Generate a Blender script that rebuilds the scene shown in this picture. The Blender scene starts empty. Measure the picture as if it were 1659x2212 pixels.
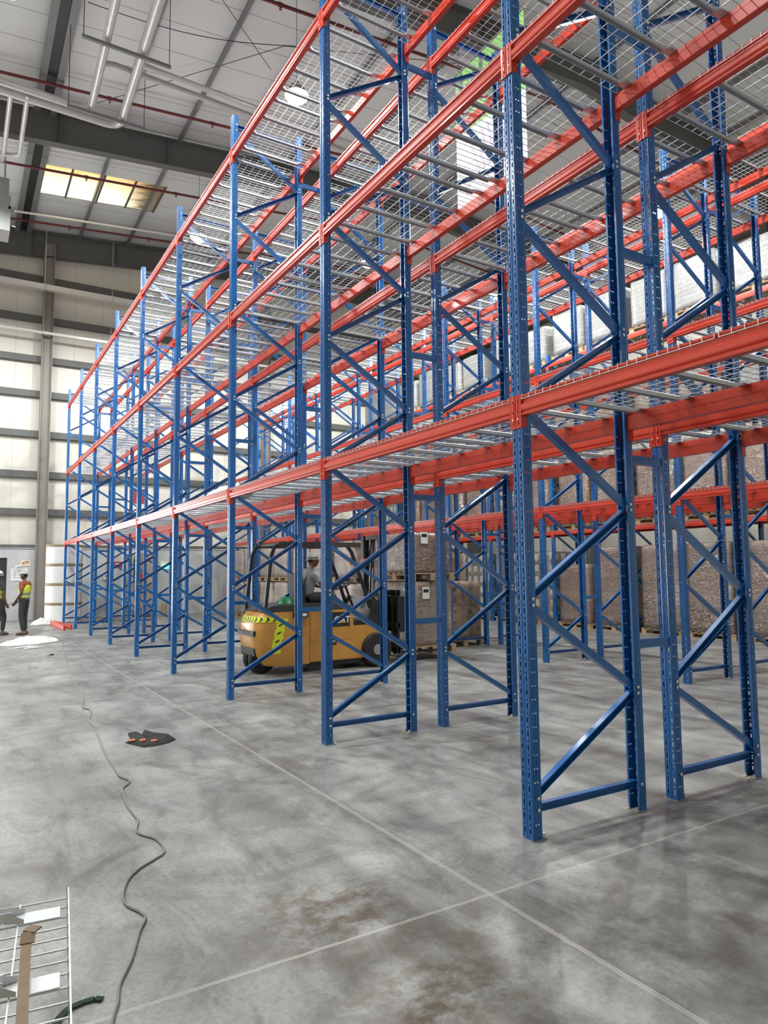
import bpy, bmesh, math, random
from mathutils import Vector, Matrix, noise
random.seed(7)
C = bpy.context.scene.collection
SC = bpy.context.scene

# ---------------------------------------------------------------- camera, world, light, exposure
CP = Vector((-3.0305, -3.3228, 1.6487))
YAW, PIT, ROL, FPX = 1.02352, 0.08392, -0.01065, 1506.5
fw = Vector((math.cos(PIT)*math.cos(YAW), math.cos(PIT)*math.sin(YAW), math.sin(PIT)))
rt = Vector((math.sin(YAW), -math.cos(YAW), 0)); up = rt.cross(fw)
r2 = rt*math.cos(ROL) + up*math.sin(ROL); u2 = -rt*math.sin(ROL) + up*math.cos(ROL)
cd = bpy.data.cameras.new('camera'); cam = bpy.data.objects.new('camera', cd); C.objects.link(cam)
cd.sensor_fit = 'HORIZONTAL'; cd.sensor_width = 36; cd.lens = 36*FPX/1659
cd.clip_start = 0.05; cd.clip_end = 200
m = Matrix((r2, u2, -fw)).transposed().to_4x4(); m.translation = CP
cam.matrix_world = m
SC.camera = cam

def P2(x, y, z):
    d = Vector((x, y, z)) - CP; dz = d.dot(fw)
    if dz <= 0.05: return None
    return 829.5 + FPX*d.dot(r2)/dz, 1106 - FPX*d.dot(u2)/dz

def seen(x0, x1, y0, y1, z0, z1, mg=10):
    pts = [P2(x, y, z) for x in (x0, x1) for y in (y0, (y0+y1)/2, y1) for z in (z0, z1)]
    pts = [p for p in pts if p]
    if not pts: return False
    return (min(p[0] for p in pts) < 1659+mg and max(p[0] for p in pts) > -mg and
            min(p[1] for p in pts) < 2212+mg and max(p[1] for p in pts) > -mg)

w = bpy.data.worlds.new('world'); SC.world = w; w.use_nodes = True
bg = w.node_tree.nodes['Background']; bg.inputs[0].default_value = (0.93, 0.97, 1.0, 1); bg.inputs[1].default_value = 1.6
SC.view_settings.view_transform = 'Standard'; SC.view_settings.look = 'None'
SC.view_settings.exposure = -0.12; SC.view_settings.gamma = 1.0; SC.view_settings.use_curve_mapping = False

SC.cycles.max_bounces = 6; SC.cycles.glossy_bounces = 3; SC.cycles.caustics_reflective = False
LAMP_POWER = 2150
LAMPS = [(-2.65, 2.4), (-2.65, 9.9), (-4.6, 15.5), (2.92, 2.4), (2.92, 9.92), (2.97, 17.37), (8.42, 1.6),  # third lamp is added off the grid to brighten the gable wall
         (8.42, 9.0), (8.42, 16.33), (14.1, 1.8), (14.09, 9.16), (14.18, 16.39), (-8.3, 2.4), (-8.3, 9.9), (-8.3, 17.4)]
# daylight standing in the open dock door of the gable wall, left of the picture
ld = bpy.data.lights.new('door_daylight', 'AREA'); ld.shape = 'RECTANGLE'; ld.size = 4.0; ld.size_y = 4.6
ld.energy = 1000; ld.color = (1.0, 0.99, 0.97)
dl = bpy.data.objects.new('door_daylight', ld); C.objects.link(dl)
dl.location = (-4.95, 25.55, 2.35); dl.rotation_euler = Vector((0, -1, 0)).to_track_quat('-Z', 'Y').to_euler()

# ---------------------------------------------------------------- materials
def mat(name, col, rough=0.5, metal=0.0, coat=0.0, spec=0.5, emit=None, es=0.0, vary=0.0, vscale=4.0, bump=0.0, bscale=60.0, alpha=1.0):
    M = bpy.data.materials.new(name); M.use_nodes = True
    nt = M.node_tree; b = nt.nodes['Principled BSDF']
    b.inputs['Base Color'].default_value = (*col, 1); b.inputs['Roughness'].default_value = rough
    b.inputs['Metallic'].default_value = metal; b.inputs['Coat Weight'].default_value = coat
    b.inputs['Specular IOR Level'].default_value = spec; b.inputs['Coat Roughness'].default_value = 0.12
    if emit: b.inputs['Emission Color'].default_value = (*emit, 1); b.inputs['Emission Strength'].default_value = es
    if vary or bump:
        tc = nt.nodes.new('ShaderNodeTexCoord')
    if vary:
        n = nt.nodes.new('ShaderNodeTexNoise'); n.inputs['Scale'].default_value = vscale; n.inputs['Detail'].default_value = 6
        nt.links.new(tc.outputs['Object'], n.inputs['Vector'])
        mx = nt.nodes.new('ShaderNodeMix'); mx.data_type = 'RGBA'
        mx.inputs['A'].default_value = (*[c*(1-vary) for c in col], 1); mx.inputs['B'].default_value = (*[min(1, c*(1+vary)) for c in col], 1)
        nt.links.new(n.outputs['Fac'], mx.inputs['Factor']); nt.links.new(mx.outputs['Result'], b.inputs['Base Color'])
    if bump:
        n2 = nt.nodes.new('ShaderNodeTexNoise'); n2.inputs['Scale'].default_value = bscale; n2.inputs['Detail'].default_value = 4
        nt.links.new(tc.outputs['Object'], n2.inputs['Vector'])
        bp = nt.nodes.new('ShaderNodeBump'); bp.inputs['Strength'].default_value = bump; bp.inputs['Distance'].default_value = 0.02
        nt.links.new(n2.outputs['Fac'], bp.inputs['Height']); nt.links.new(bp.outputs['Normal'], b.inputs['Normal'])
    if alpha < 1: b.inputs['Alpha'].default_value = alpha
    return M

BLUE = mat('blue_paint', (0.006, 0.115, 0.36), 0.30, coat=0.5, bump=0.05, bscale=9, vary=0.12, vscale=3)
ORANGE = mat('orange_paint', (0.58, 0.046, 0.020), 0.36, coat=0.10, spec=0.42, vary=0.10, vscale=2)
GALV = mat('galvanized_steel', (0.60, 0.62, 0.63), 0.38, metal=0.35, vary=0.12, vscale=12)
ZINC = mat('zinc_bolt', (0.75, 0.73, 0.66), 0.35, metal=0.7)
SHIM = mat('shim_plate', (0.36, 0.33, 0.26), 0.6, vary=0.3, vscale=40)
STEEL = mat('grey_structural_steel', (0.115, 0.118, 0.112), 0.62, vary=0.1, vscale=1.5)
PURL = mat('galvanized_purlin', (0.20, 0.205, 0.21), 0.5, metal=0.2, vary=0.15, vscale=2)
TIMBER = mat('pallet_timber', (0.42, 0.30, 0.18), 0.85, vary=0.25, vscale=8, bump=0.2)
BLACK = mat('black_paint', (0.014, 0.014, 0.015), 0.42)
RUBBER = mat('black_rubber', (0.018, 0.018, 0.018), 0.85, bump=0.2, bscale=40)
YELLOW = mat('forklift_yellow', (0.56, 0.265, 0.045), 0.40, coat=0.2, vary=0.18, vscale=5)
TAPE = mat('fluorescent_tape', (0.72, 0.80, 0.02), 0.5, vary=0.1)
WHITE = mat('white_paint', (0.78, 0.78, 0.77), 0.5)
REDPIPE = mat('red_pipe_paint', (0.16, 0.028, 0.026), 0.45)
LAGGING = mat('pipe_lagging', (0.55, 0.54, 0.535), 0.38, metal=0.25, vary=0.18, vscale=6, bump=0.15, bscale=25)
PLASTIC = mat('white_plastic_sheet', (0.80, 0.80, 0.78), 0.32, bump=0.5, bscale=14)
RED = mat('red_sign', (0.34, 0.03, 0.03), 0.5)
GREENHAT = mat('green_plastic', (0.02, 0.26, 0.10), 0.35, coat=0.3)
DARKBOX = mat('grey_machine_case', (0.30, 0.30, 0.29), 0.55, vary=0.1)
CABLE = mat('grey_cable', (0.15, 0.15, 0.145), 0.6)
SKIN = mat('dark_skin', (0.13, 0.065, 0.04), 0.55)
SKIN2 = mat('brown_skin', (0.20, 0.105, 0.065), 0.55)
HIVIS = mat('hivis_fabric', (0.62, 0.74, 0.06), 0.75, vary=0.12, vscale=9, bump=0.2, bscale=20)
REFL = mat('reflective_stripe', (0.25, 0.26, 0.24), 0.45)
TSHIRT = mat('rust_shirt', (0.30, 0.085, 0.03), 0.85)
TROUS = mat('charcoal_trousers', (0.035, 0.038, 0.036), 0.9, bump=0.3, bscale=12)
SHOE = mat('worn_shoe', (0.12, 0.09, 0.07), 0.8)
CAPM = mat('grey_cap', (0.42, 0.44, 0.43), 0.7, vary=0.3, vscale=30)
SHIRTG = mat('grey_work_shirt', (0.40, 0.43, 0.43), 0.85, bump=0.3, bscale=12)
HAIR = mat('black_hair', (0.01, 0.009, 0.008), 0.9)
CREAM = mat('cream_sign', (0.75, 0.68, 0.52), 0.6)
TAPEB = mat('brown_cardboard', (0.30, 0.215, 0.13), 0.75, vary=0.2, vscale=10)
BROWNPL = mat('brown_wrap', (0.27, 0.20, 0.15), 0.4, vary=0.3, vscale=5, bump=0.6, bscale=9)
LENS = mat('lamp_lens', (1, 1, 1), 0.5, emit=(1.0, 0.99, 0.97), es=60)
EXIT = mat('green_exit_light', (0.1, 0.8, 0.55), 0.4, emit=(0.15, 0.95, 0.65), es=1.6)
AMBER = mat('amber_lens', (0.8, 0.16, 0.02), 0.4)
GREYPART = mat('grey_partition', (0.50, 0.515, 0.53), 0.6, vary=0.05)
DARKIN = mat('dark_doorway', (0.03, 0.032, 0.034), 0.8)

def tex(M): return M.node_tree, M.node_tree.nodes['Principled BSDF']
def N(nt, t, **kw):
    n = nt.nodes.new(t)
    for k, v in kw.items(): setattr(n, k, v)
    return n
def mathn(nt, op, a, b=None, c=None):
    n = N(nt, 'ShaderNodeMath', operation=op)
    for i, v in enumerate((a, b, c)):
        if v is None: continue
        if isinstance(v, (int, float)): n.inputs[i].default_value = v
        else: nt.links.new(v, n.inputs[i])
    return n.outputs[0]
def mixc(nt, fac, A, B):
    n = N(nt, 'ShaderNodeMix', data_type='RGBA')
    for s, v in (('Factor', fac), ('A', A), ('B', B)):
        if isinstance(v, (tuple,)): n.inputs[s].default_value = (*v, 1)
        elif isinstance(v, (int, float)): n.inputs[s].default_value = v
        else: nt.links.new(v, n.inputs[s])
    return n.outputs['Result']
def ramp(nt, src, stops):
    r = N(nt, 'ShaderNodeValToRGB'); e = r.color_ramp.elements
    while len(e) < len(stops): e.new(0.5)
    for el, (p, c) in zip(e, stops):
        el.position = p; el.color = (*c, 1) if isinstance(c, tuple) else (c, c, c, 1)
    nt.links.new(src, r.inputs[0]); return r.outputs[0]

# concrete floor: worn power-floated slab, blotches, brown tyre stains, dark right foreground spots with painted shade, two saw-cut joints
FLOOR = mat('concrete_floor', (0.35, 0.34, 0.32), 0.4)
nt, b = tex(FLOOR)
tc = N(nt, 'ShaderNodeTexCoord'); sp = N(nt, 'ShaderNodeSeparateXYZ'); nt.links.new(tc.outputs['Object'], sp.inputs[0])
def noi(scale, detail=8, rough=0.6, vec=None, dist=0.0):
    n = N(nt, 'ShaderNodeTexNoise'); n.inputs['Scale'].default_value = scale; n.inputs['Detail'].default_value = detail
    n.inputs['Roughness'].default_value = rough; n.inputs['Distortion'].default_value = dist
    nt.links.new(vec or tc.outputs['Object'], n.inputs['Vector']); return n.outputs['Fac']
mp = N(nt, 'ShaderNodeMapping'); mp.inputs['Scale'].default_value = (1.0, 0.35, 1); mp.inputs['Rotation'].default_value = (0, 0, 0.9)
nt.links.new(tc.outputs['Object'], mp.inputs['Vector'])
c1 = ramp(nt, noi(0.9, 9, 0.62), [(0.30, (0.150, 0.149, 0.140)), (0.50, (0.235, 0.236, 0.226)), (0.72, (0.320, 0.320, 0.306))])
c2 = ramp(nt, noi(3.5, 9, 0.7, mp.outputs[0], 0.6), [(0.34, 0.55), (0.52, 1.0), (0.8, 1.18)])
mul = N(nt, 'ShaderNodeMix', data_type='RGBA', blend_type='MULTIPLY'); mul.inputs['Factor'].default_value = 1
nt.links.new(c1, mul.inputs['A']); nt.links.new(c2, mul.inputs['B'])
fine = ramp(nt, noi(38, 6, 0.75), [(0.32, 0.72), (0.5, 1.0), (0.68, 1.22)])
mul2 = N(nt, 'ShaderNodeMix', data_type='RGBA', blend_type='MULTIPLY'); mul2.inputs['Factor'].default_value = 1
nt.links.new(mul.outputs['Result'], mul2.inputs['A']); nt.links.new(fine, mul2.inputs['B'])
col = mul2.outputs['Result']
st = ramp(nt, noi(1.3, 7, 0.65, None, 1.2), [(0.52, 0.0), (0.70, 0.8)])
col = mixc(nt, st, col, (0.105, 0.092, 0.074))
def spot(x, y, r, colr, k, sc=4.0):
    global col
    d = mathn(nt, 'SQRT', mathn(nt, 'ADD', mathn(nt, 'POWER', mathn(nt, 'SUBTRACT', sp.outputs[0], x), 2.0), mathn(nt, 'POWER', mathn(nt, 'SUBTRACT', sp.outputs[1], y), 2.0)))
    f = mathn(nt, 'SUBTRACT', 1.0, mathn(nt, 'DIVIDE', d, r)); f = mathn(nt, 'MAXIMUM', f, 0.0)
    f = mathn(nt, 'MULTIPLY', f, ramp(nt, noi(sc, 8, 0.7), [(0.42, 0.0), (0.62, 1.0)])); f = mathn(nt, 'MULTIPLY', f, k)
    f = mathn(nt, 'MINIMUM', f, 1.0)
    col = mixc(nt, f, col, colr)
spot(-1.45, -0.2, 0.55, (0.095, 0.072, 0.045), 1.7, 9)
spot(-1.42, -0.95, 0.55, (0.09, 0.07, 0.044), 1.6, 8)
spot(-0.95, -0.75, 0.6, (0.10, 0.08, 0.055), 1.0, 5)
spot(0.9, -1.2, 1.3, (0.055, 0.052, 0.045), 1.3, 2.2)  # right foreground spots: dark staining plus shade painted into the colour
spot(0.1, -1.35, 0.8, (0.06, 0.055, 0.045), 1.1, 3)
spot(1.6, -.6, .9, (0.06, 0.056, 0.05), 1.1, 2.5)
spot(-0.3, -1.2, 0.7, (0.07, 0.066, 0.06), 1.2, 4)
def joint(axis, pos, wd):
    global col
    wob = mathn(nt, 'MULTIPLY', mathn(nt, 'SUBTRACT', noi(9, 3), 0.5), 0.02)
    d = mathn(nt, 'ABSOLUTE', mathn(nt, 'ADD', mathn(nt, 'SUBTRACT', sp.outputs[axis], pos), wob))
    f = mathn(nt, 'LESS_THAN', d, wd); f2 = mathn(nt, 'LESS_THAN', d, wd*0.28)
    col = mixc(nt, mathn(nt, 'MULTIPLY', f, 0.6), col, (0.46, 0.45, 0.41))
    col = mixc(nt, mathn(nt, 'MULTIPLY', f2, 0.55), col, (0.13, 0.12, 0.10))
joint(0, -0.66, 0.013); joint(1, -0.43, 0.009)
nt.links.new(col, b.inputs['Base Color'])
nt.links.new(ramp(nt, noi(2.2, 8, 0.65), [(0.3, 0.24), (0.7, 0.52)]), b.inputs['Roughness'])
bp = N(nt, 'ShaderNodeBump'); bp.inputs['Strength'].default_value = 0.12; bp.inputs['Distance'].default_value = 0.01
nt.links.new(noi(14, 8, 0.7), bp.inputs['Height']); nt.links.new(bp.outputs['Normal'], b.inputs['Normal'])

def lined(name, col, line, axis, pitch, wd, rough=0.6, axis2=None, pitch2=1.0, vary=0.06):
    M = mat(name, col, rough); nt, b = tex(M)
    tc = N(nt, 'ShaderNodeTexCoord'); sp = N(nt, 'ShaderNodeSeparateXYZ'); nt.links.new(tc.outputs['Object'], sp.inputs[0])
    n = N(nt, 'ShaderNodeTexNoise'); n.inputs['Scale'].default_value = 0.6; n.inputs['Detail'].default_value = 6; nt.links.new(tc.outputs['Object'], n.inputs['Vector'])
    c = mixc(nt, n.outputs['Fac'], tuple(x*(1-vary) for x in col), tuple(min(1, x*(1+vary)) for x in col))
    for a, p in ((axis, pitch), (axis2, pitch2)):
        if a is None: continue
        d = mathn(nt, 'ABSOLUTE', mathn(nt, 'SUBTRACT', mathn(nt, 'FRACT', mathn(nt, 'DIVIDE', sp.outputs[a], p)), 0.5))
        c = mixc(nt, mathn(nt, 'LESS_THAN', d, wd/p/2), c, line)
    nt.links.new(c, b.inputs['Base Color']); return M
ROOF = lined('roof_liner_sheet', (0.70, 0.735, 0.735), (0.30, 0.31, 0.31), 1, 1.0, 0.022)
WALLP = lined('wall_cladding', (0.71, 0.685, 0.61), (0.42, 0.40, 0.36), 0, 1.0, 0.012)
WALLS = lined('side_wall_cladding', (0.50, 0.48, 0.43), (0.30, 0.29, 0.27), 1, 1.0, 0.012)
WALLG = lined('grey_plinth_wall', (0.47, 0.48, 0.47), (0.36, 0.36, 0.35), 0, 3.3, 0.01)

# translucent rooflight, daylight behind it, brown dirt to one side
SKY = mat('rooflight_sheet', (0.7, 0.55, 0.3), 0.5); nt, b = tex(SKY)
tc = N(nt, 'ShaderNodeTexCoord'); sp = N(nt, 'ShaderNodeSeparateXYZ'); nt.links.new(tc.outputs['Object'], sp.inputs[0])
mp = N(nt, 'ShaderNodeMapping'); mp.inputs['Scale'].default_value = (0.8, 5, 1); nt.links.new(tc.outputs['Object'], mp.inputs['Vector'])
n = N(nt, 'ShaderNodeTexNoise'); n.inputs['Scale'].default_value = 2.0; n.inputs['Detail'].default_value = 5; nt.links.new(mp.outputs[0], n.inputs['Vector'])
t = mathn(nt, 'ADD', mathn(nt, 'MULTIPLY', sp.outputs[0], 1.0), mathn(nt, 'MULTIPLY', mathn(nt, 'SUBTRACT', n.outputs['Fac'], 0.5), 1.4))
f = N(nt, 'ShaderNodeMapRange'); f.inputs['From Min'].default_value = 2.15; f.inputs['From Max'].default_value = 1.15
nt.links.new(t, f.inputs['Value'])
y2 = mathn(nt, 'ADD', mathn(nt, 'MULTIPLY', sp.outputs[1], 0.55), mathn(nt, 'MULTIPLY', n.outputs['Fac'], 0.9))
f3 = N(nt, 'ShaderNodeMapRange'); f3.inputs['From Min'].default_value = 11.45; f3.inputs['From Max'].default_value = 12.3; nt.links.new(y2, f3.inputs['Value'])
ecol = mixc(nt, f3.outputs[0], (0.85, 0.50, 0.17), (1.0, 0.86, 0.56))
nt.links.new(ecol, b.inputs['Emission Color'])
es = mathn(nt, 'MULTIPLY', f.outputs[0], mathn(nt, 'ADD', 1.0, mathn(nt, 'MULTIPLY', f3.outputs[0], 1.0)))
nt.links.new(mathn(nt, 'ADD', mathn(nt, 'MULTIPLY', es, 1.3), 0.12), b.inputs['Emission Strength'])
b.inputs['Base Color'].default_value = (0.22, 0.16, 0.09, 1)

def carton(name, col, line, bw, bh, label=False, gloss=0.45, off=0.0, wrap=0.35):
    M = mat(name, col, gloss, coat=wrap); nt, b = tex(M)
    uv = N(nt, 'ShaderNodeUVMap')
    br = N(nt, 'ShaderNodeTexBrick'); br.offset = off; br.inputs['Scale'].default_value = 1.0
    br.inputs['Brick Width'].default_value = bw; br.inputs['Row Height'].default_value = bh
    br.inputs['Mortar Size'].default_value = 0.006; br.inputs['Mortar Smooth'].default_value = 0.1
    br.inputs['Color1'].default_value = (*[c*0.88 for c in col], 1); br.inputs['Color2'].default_value = (*[min(1, c*1.1) for c in col], 1)
    br.inputs['Mortar'].default_value = (*line, 1)
    nt.links.new(uv.outputs[0], br.inputs['Vector'])
    c = br.outputs['Color']
    if label:
        s = N(nt, 'ShaderNodeSeparateXYZ'); nt.links.new(uv.outputs[0], s.inputs[0])
        fx = mathn(nt, 'FRACT', mathn(nt, 'DIVIDE', s.outputs[0], bw)); fy = mathn(nt, 'FRACT', mathn(nt, 'DIVIDE', s.outputs[1], bh))
        k = mathn(nt, 'MULTIPLY', mathn(nt, 'LESS_THAN', mathn(nt, 'ABSOLUTE', mathn(nt, 'SUBTRACT', fx, 0.5)), label[0]),
                  mathn(nt, 'LESS_THAN', mathn(nt, 'ABSOLUTE', mathn(nt, 'SUBTRACT', fy, 0.5)), label[1]))
        c = mixc(nt, k, c, label[2])
    nt.links.new(c, b.inputs['Base Color'])
    n = N(nt, 'ShaderNodeTexNoise'); n.inputs['Scale'].default_value = 7; n.inputs['Detail'].default_value = 6; n.inputs['Distortion'].default_value = 1.5
    tc = N(nt, 'ShaderNodeTexCoord'); nt.links.new(tc.outputs['Object'], n.inputs['Vector'])
    bp = N(nt, 'ShaderNodeBump'); bp.inputs['Strength'].default_value = 0.45; bp.inputs['Distance'].default_value = 0.03
    nt.links.new(n.outputs['Fac'], bp.inputs['Height']); nt.links.new(bp.outputs['Normal'], b.inputs['Normal'])
    nt.links.new(bp.outputs['Normal'], b.inputs['Coat Normal'])
    return M
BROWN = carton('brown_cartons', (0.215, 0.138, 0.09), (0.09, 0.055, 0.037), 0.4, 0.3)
BROWN2 = carton('brown_cartons_marked', (0.31, 0.225, 0.155), (0.19, 0.13, 0.09), 0.42, 0.24, label=(0.12, 0.2, (0.19, 0.14, 0.11)), wrap=0.1)
LABELED = carton('cartons_white_labels', (0.20, 0.165, 0.125), (0.09, 0.07, 0.05), 0.34, 0.34, label=(0.3, 0.28, (0.50, 0.50, 0.48)))
PALE = carton('pale_wrapped_cartons', (0.47, 0.385, 0.345), (0.36, 0.29, 0.26), 0.4, 0.25, wrap=0.5)
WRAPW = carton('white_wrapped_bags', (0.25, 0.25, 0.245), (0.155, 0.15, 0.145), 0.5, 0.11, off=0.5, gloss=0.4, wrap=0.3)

# ---------------------------------------------------------------- mesh helpers
class MB:
    def __init__(s): s.v = []; s.f = []; s.mi = []; s.uv = None
    def quad(s, a, b, c, d, mi=0):
        n = len(s.v); s.v += [tuple(a), tuple(b), tuple(c), tuple(d)]; s.f.append((n, n+1, n+2, n+3)); s.mi.append(mi)
    def poly(s, pts, mi=0):
        n = len(s.v); s.v += [tuple(p) for p in pts]; s.f.append(tuple(range(n, n+len(pts)))); s.mi.append(mi)
    def box(s, x0, x1, y0, y1, z0, z1, mi=0, M=None):
        p = [(x0, y0, z0), (x1, y0, z0), (x1, y1, z0), (x0, y1, z0), (x0, y0, z1), (x1, y0, z1), (x1, y1, z1), (x0, y1, z1)]
        if M: p = [tuple(M @ Vector(q)) for q in p]
        n = len(s.v); s.v += p
        for f in ((0, 3, 2, 1), (4, 5, 6, 7), (0, 1, 5, 4), (1, 2, 6, 5), (2, 3, 7, 6), (3, 0, 4, 7)):
            s.f.append(tuple(n+i for i in f)); s.mi.append(mi)
    def prism(s, prof, fn, mi=0, caps=True, closed=True):
        """prof: 2D points; fn(u,v,t) -> 3D for t in (0,1)"""
        n = len(s.v); k = len(prof)
        s.v += [tuple(fn(u, v, 0)) for u, v in prof] + [tuple(fn(u, v, 1)) for u, v in prof]
        for i in range(k if closed else k-1):
            j = (i+1) % k; s.f.append((n+i, n+j, n+k+j, n+k+i)); s.mi.append(mi)
        if caps and closed:
            s.f.append(tuple(n+i for i in reversed(range(k)))); s.mi.append(mi)
            s.f.append(tuple(n+k+i for i in range(k))); s.mi.append(mi)
    def tube(s, pts, r, seg=8, mi=0, cap=True):
        pts = [Vector(p) for p in pts]; rings = []
        rr = r if isinstance(r, (list, tuple)) else [r]*len(pts)
        prev = None
        for i, p in enumerate(pts):
            d = (pts[min(i+1, len(pts)-1)] - pts[max(i-1, 0)]).normalized()
            if prev is None:
                a = Vector((0, 0, 1)) if abs(d.z) < 0.9 else Vector((1, 0, 0)); u = d.cross(a).normalized()
            else: u = (prev - d*prev.dot(d)).normalized()
            prev = u; v = d.cross(u)
            n = len(s.v)
            s.v += [tuple(p + (u*math.cos(2*math.pi*(j+.5)/seg) + v*math.sin(2*math.pi*(j+.5)/seg))*rr[i]) for j in range(seg)]
            rings.append(n)
        for a, b2 in zip(rings, rings[1:]):
            for j in range(seg):
                k = (j+1) % seg; s.f.append((a+j, a+k, b2+k, b2+j)); s.mi.append(mi)
        if cap:
            s.f.append(tuple(rings[0]+j for j in reversed(range(seg)))); s.mi.append(mi)
            s.f.append(tuple(rings[-1]+j for j in range(seg))); s.mi.append(mi)
    def lathe(s, prof, seg=24, mi=0, c=(0, 0, 0), axis='z'):
        rings = []
        for r, z in prof:
            n = len(s.v)
            for j in range(seg):
                a = 2*math.pi*j/seg; x, y = r*math.cos(a), r*math.sin(a)
                p = (x, y, z) if axis == 'z' else ((x, z, y) if axis == 'y' else (z, x, y))
                s.v.append((c[0]+p[0], c[1]+p[1], c[2]+p[2]))
            rings.append(n)
        for a, b2 in zip(rings, rings[1:]):
            for j in range(seg):
                k = (j+1) % seg; s.f.append((a+j, a+k, b2+k, b2+j)); s.mi.append(mi)
        s.f.append(tuple(rings[0]+j for j in reversed(range(seg)))); s.mi.append(mi)
        s.f.append(tuple(rings[-1]+j for j in range(seg))); s.mi.append(mi)
    def mesh(s, name, mats, smooth=False, weld=False, solid=0.0, bevel=0.0):
        me = bpy.data.meshes.new(name); me.from_pydata(s.v, [], s.f)
        for i, mi in enumerate(s.mi): me.polygons[i].material_index = mi
        bm = bmesh.new(); bm.from_mesh(me)
        if weld: bmesh.ops.remove_doubles(bm, verts=bm.verts, dist=1e-5)
        if bevel:
            bmesh.ops.remove_doubles(bm, verts=bm.verts, dist=1e-5)
            bmesh.ops.bevel(bm, geom=bm.edges[:], offset=bevel, segments=2, affect='EDGES', clamp_overlap=True)
        if solid: bmesh.ops.solidify(bm, geom=bm.faces[:], thickness=solid)
        bmesh.ops.recalc_face_normals(bm, faces=bm.faces[:])
        bm.to_mesh(me); bm.free()
        if smooth:
            for p in me.polygons: p.use_smooth = True
            me.set_sharp_from_angle(angle=math.radians(40))
        for mm in (mats if isinstance(mats, (list, tuple)) else [mats]): me.materials.append(mm)
        return me

def ob(name, me, parent=None, loc=None, rz=None):
    o = bpy.data.objects.new(name, me); C.objects.link(o)
    if loc is not None: o.location = loc
    if rz: o.rotation_euler[2] = rz
    if parent is not None: o.parent = parent
    return o
def tag(o, label, cat, group=None, kind=None):
    if label: o['label'] = label
    if cat: o['category'] = cat
    if group: o['group'] = group
    o['kind'] = kind or 'thing'
    return o
def struct(name, me, label=None, loc=None):
    o = ob(name, me, None, loc); o['kind'] = 'structure'
    if label: o['label'] = label
    return o
def dup(root, loc, rz=None, kids=None):
    r = root.copy(); C.objects.link(r); r.location = loc
    if rz is not None: r.rotation_euler[2] = rz
    for ch in (kids if kids is not None else list(root.children)):
        c = ch.copy(); C.objects.link(c); c.parent = r
        for g in ch.children:
            d = g.copy(); C.objects.link(d); d.parent = c
    return r
ORD = ['first', 'second', 'third', 'fourth', 'fifth', 'sixth', 'seventh', 'eighth', 'ninth', 'tenth', 'eleventh', 'twelfth', 'thirteenth', 'fourteenth', 'fifteenth', 'sixteenth']

# ---------------------------------------------------------------- building
YG = 25.3                   # gable wall face
RZ0, RM, RIDGE, XR = 14.64, 0.088, 11.0, 20.0
def rz(x): return RZ0 + RM*x if x < RIDGE else RZ0 + RM*(2*RIDGE - x)
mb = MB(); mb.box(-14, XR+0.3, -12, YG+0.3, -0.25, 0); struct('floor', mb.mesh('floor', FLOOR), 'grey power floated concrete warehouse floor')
mb = MB()
hole = (-1.30, 2.62, 20.1, 22.05)                       # rooflight opening
def roofq(x0, x1, y0, y1):
    mb.quad((x0, y0, rz(x0)), (x1, y0, rz(x1)), (x1, y1, rz(x1)), (x0, y1, rz(x0)))
    mb.quad((x0, y0, rz(x0)+0.1), (x0, y1, rz(x0)+0.1), (x1, y1, rz(x1)+0.1), (x1, y0, rz(x1)+0.1))
roofq(-14, hole[0], -12, YG+.3); roofq(hole[0], hole[1], -12, hole[2]); roofq(hole[0], hole[1], hole[3], YG+.3)
roofq(hole[1], RIDGE, -12, YG+.3); roofq(RIDGE, XR+.3, -12, YG+.3)
struct('ceiling', mb.mesh('roof', ROOF), 'pale lined underside of the pitched metal roof')
mb = MB(); x0, x1, y0, y1 = hole
for i in range(4):
    a = x0+(x1-x0)*i/4+.03; c = x0+(x1-x0)*(i+1)/4-.03
    mb.quad((a, y0, rz(a)+.03), (a, y1, rz(a)+.03), (c, y1, rz(c)+.03), (c, y0, rz(c)+.03))
sk = struct('window_1', mb.mesh('rooflight', SKY), 'glowing amber rooflight panel set in the roof')
mb = MB()
for i in range(5):
    a = x0+(x1-x0)*i/4
    mb.box(a-.03, a+.03, y0, y1, rz(a)-.03, rz(a)+.06)
ob('window_frame', mb.mesh('rooflight_frame', STEEL), sk)

# gable wall with girts, columns, grey plinth
mb = MB()
for (xa, xb, za) in ((-14, -7, 2.62), (-7, -2.9, 4.7), (-2.9, XR, 2.62)): mb.box(xa, xb, YG, YG+.2, za, 16)
struct('wall_gable', mb.mesh('wall_gable', WALLP), 'cream clad gable wall above the grey plinth')
mb = MB(); mb.box(-0.63, XR, YG-.12, YG+.2, 0, 2.60); mb.box(-14, -7, YG-.12, YG+.2, 0, 2.6); mb.box(-2.9, -0.63, YG-.02, YG+.2, 0, 2.6)
struct('wall_plinth', mb.mesh('wall_plinth', WALLG), 'smooth grey lower part of the gable wall')
mb = MB()
mb.box(-1.55, -0.63, YG-.16, YG-.02, 0, 2.56); mb.box(-2.9, -2.45, YG-.16, YG-.02, 0, 2.56); mb.box(-2.45, -1.55, YG-.16, YG-.02, 2.25, 2.56)
struct('wall_partition', mb.mesh('wall_partition', GREYPART), 'pale grey panel wall around the dark doorway')
mb = MB(); mb.box(-2.45, -1.55, YG-.10, YG-.02, 0, 2.25)
struct('door_1', mb.mesh('door', DARKIN), 'dark doorway in the pale grey panel wall')
def channel_prof(h, d, t=.012): return [(0, 0), (d, 0), (d, t), (t, t), (t, h-t), (d, h-t), (d, h), (0, h)]
n = 0
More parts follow.
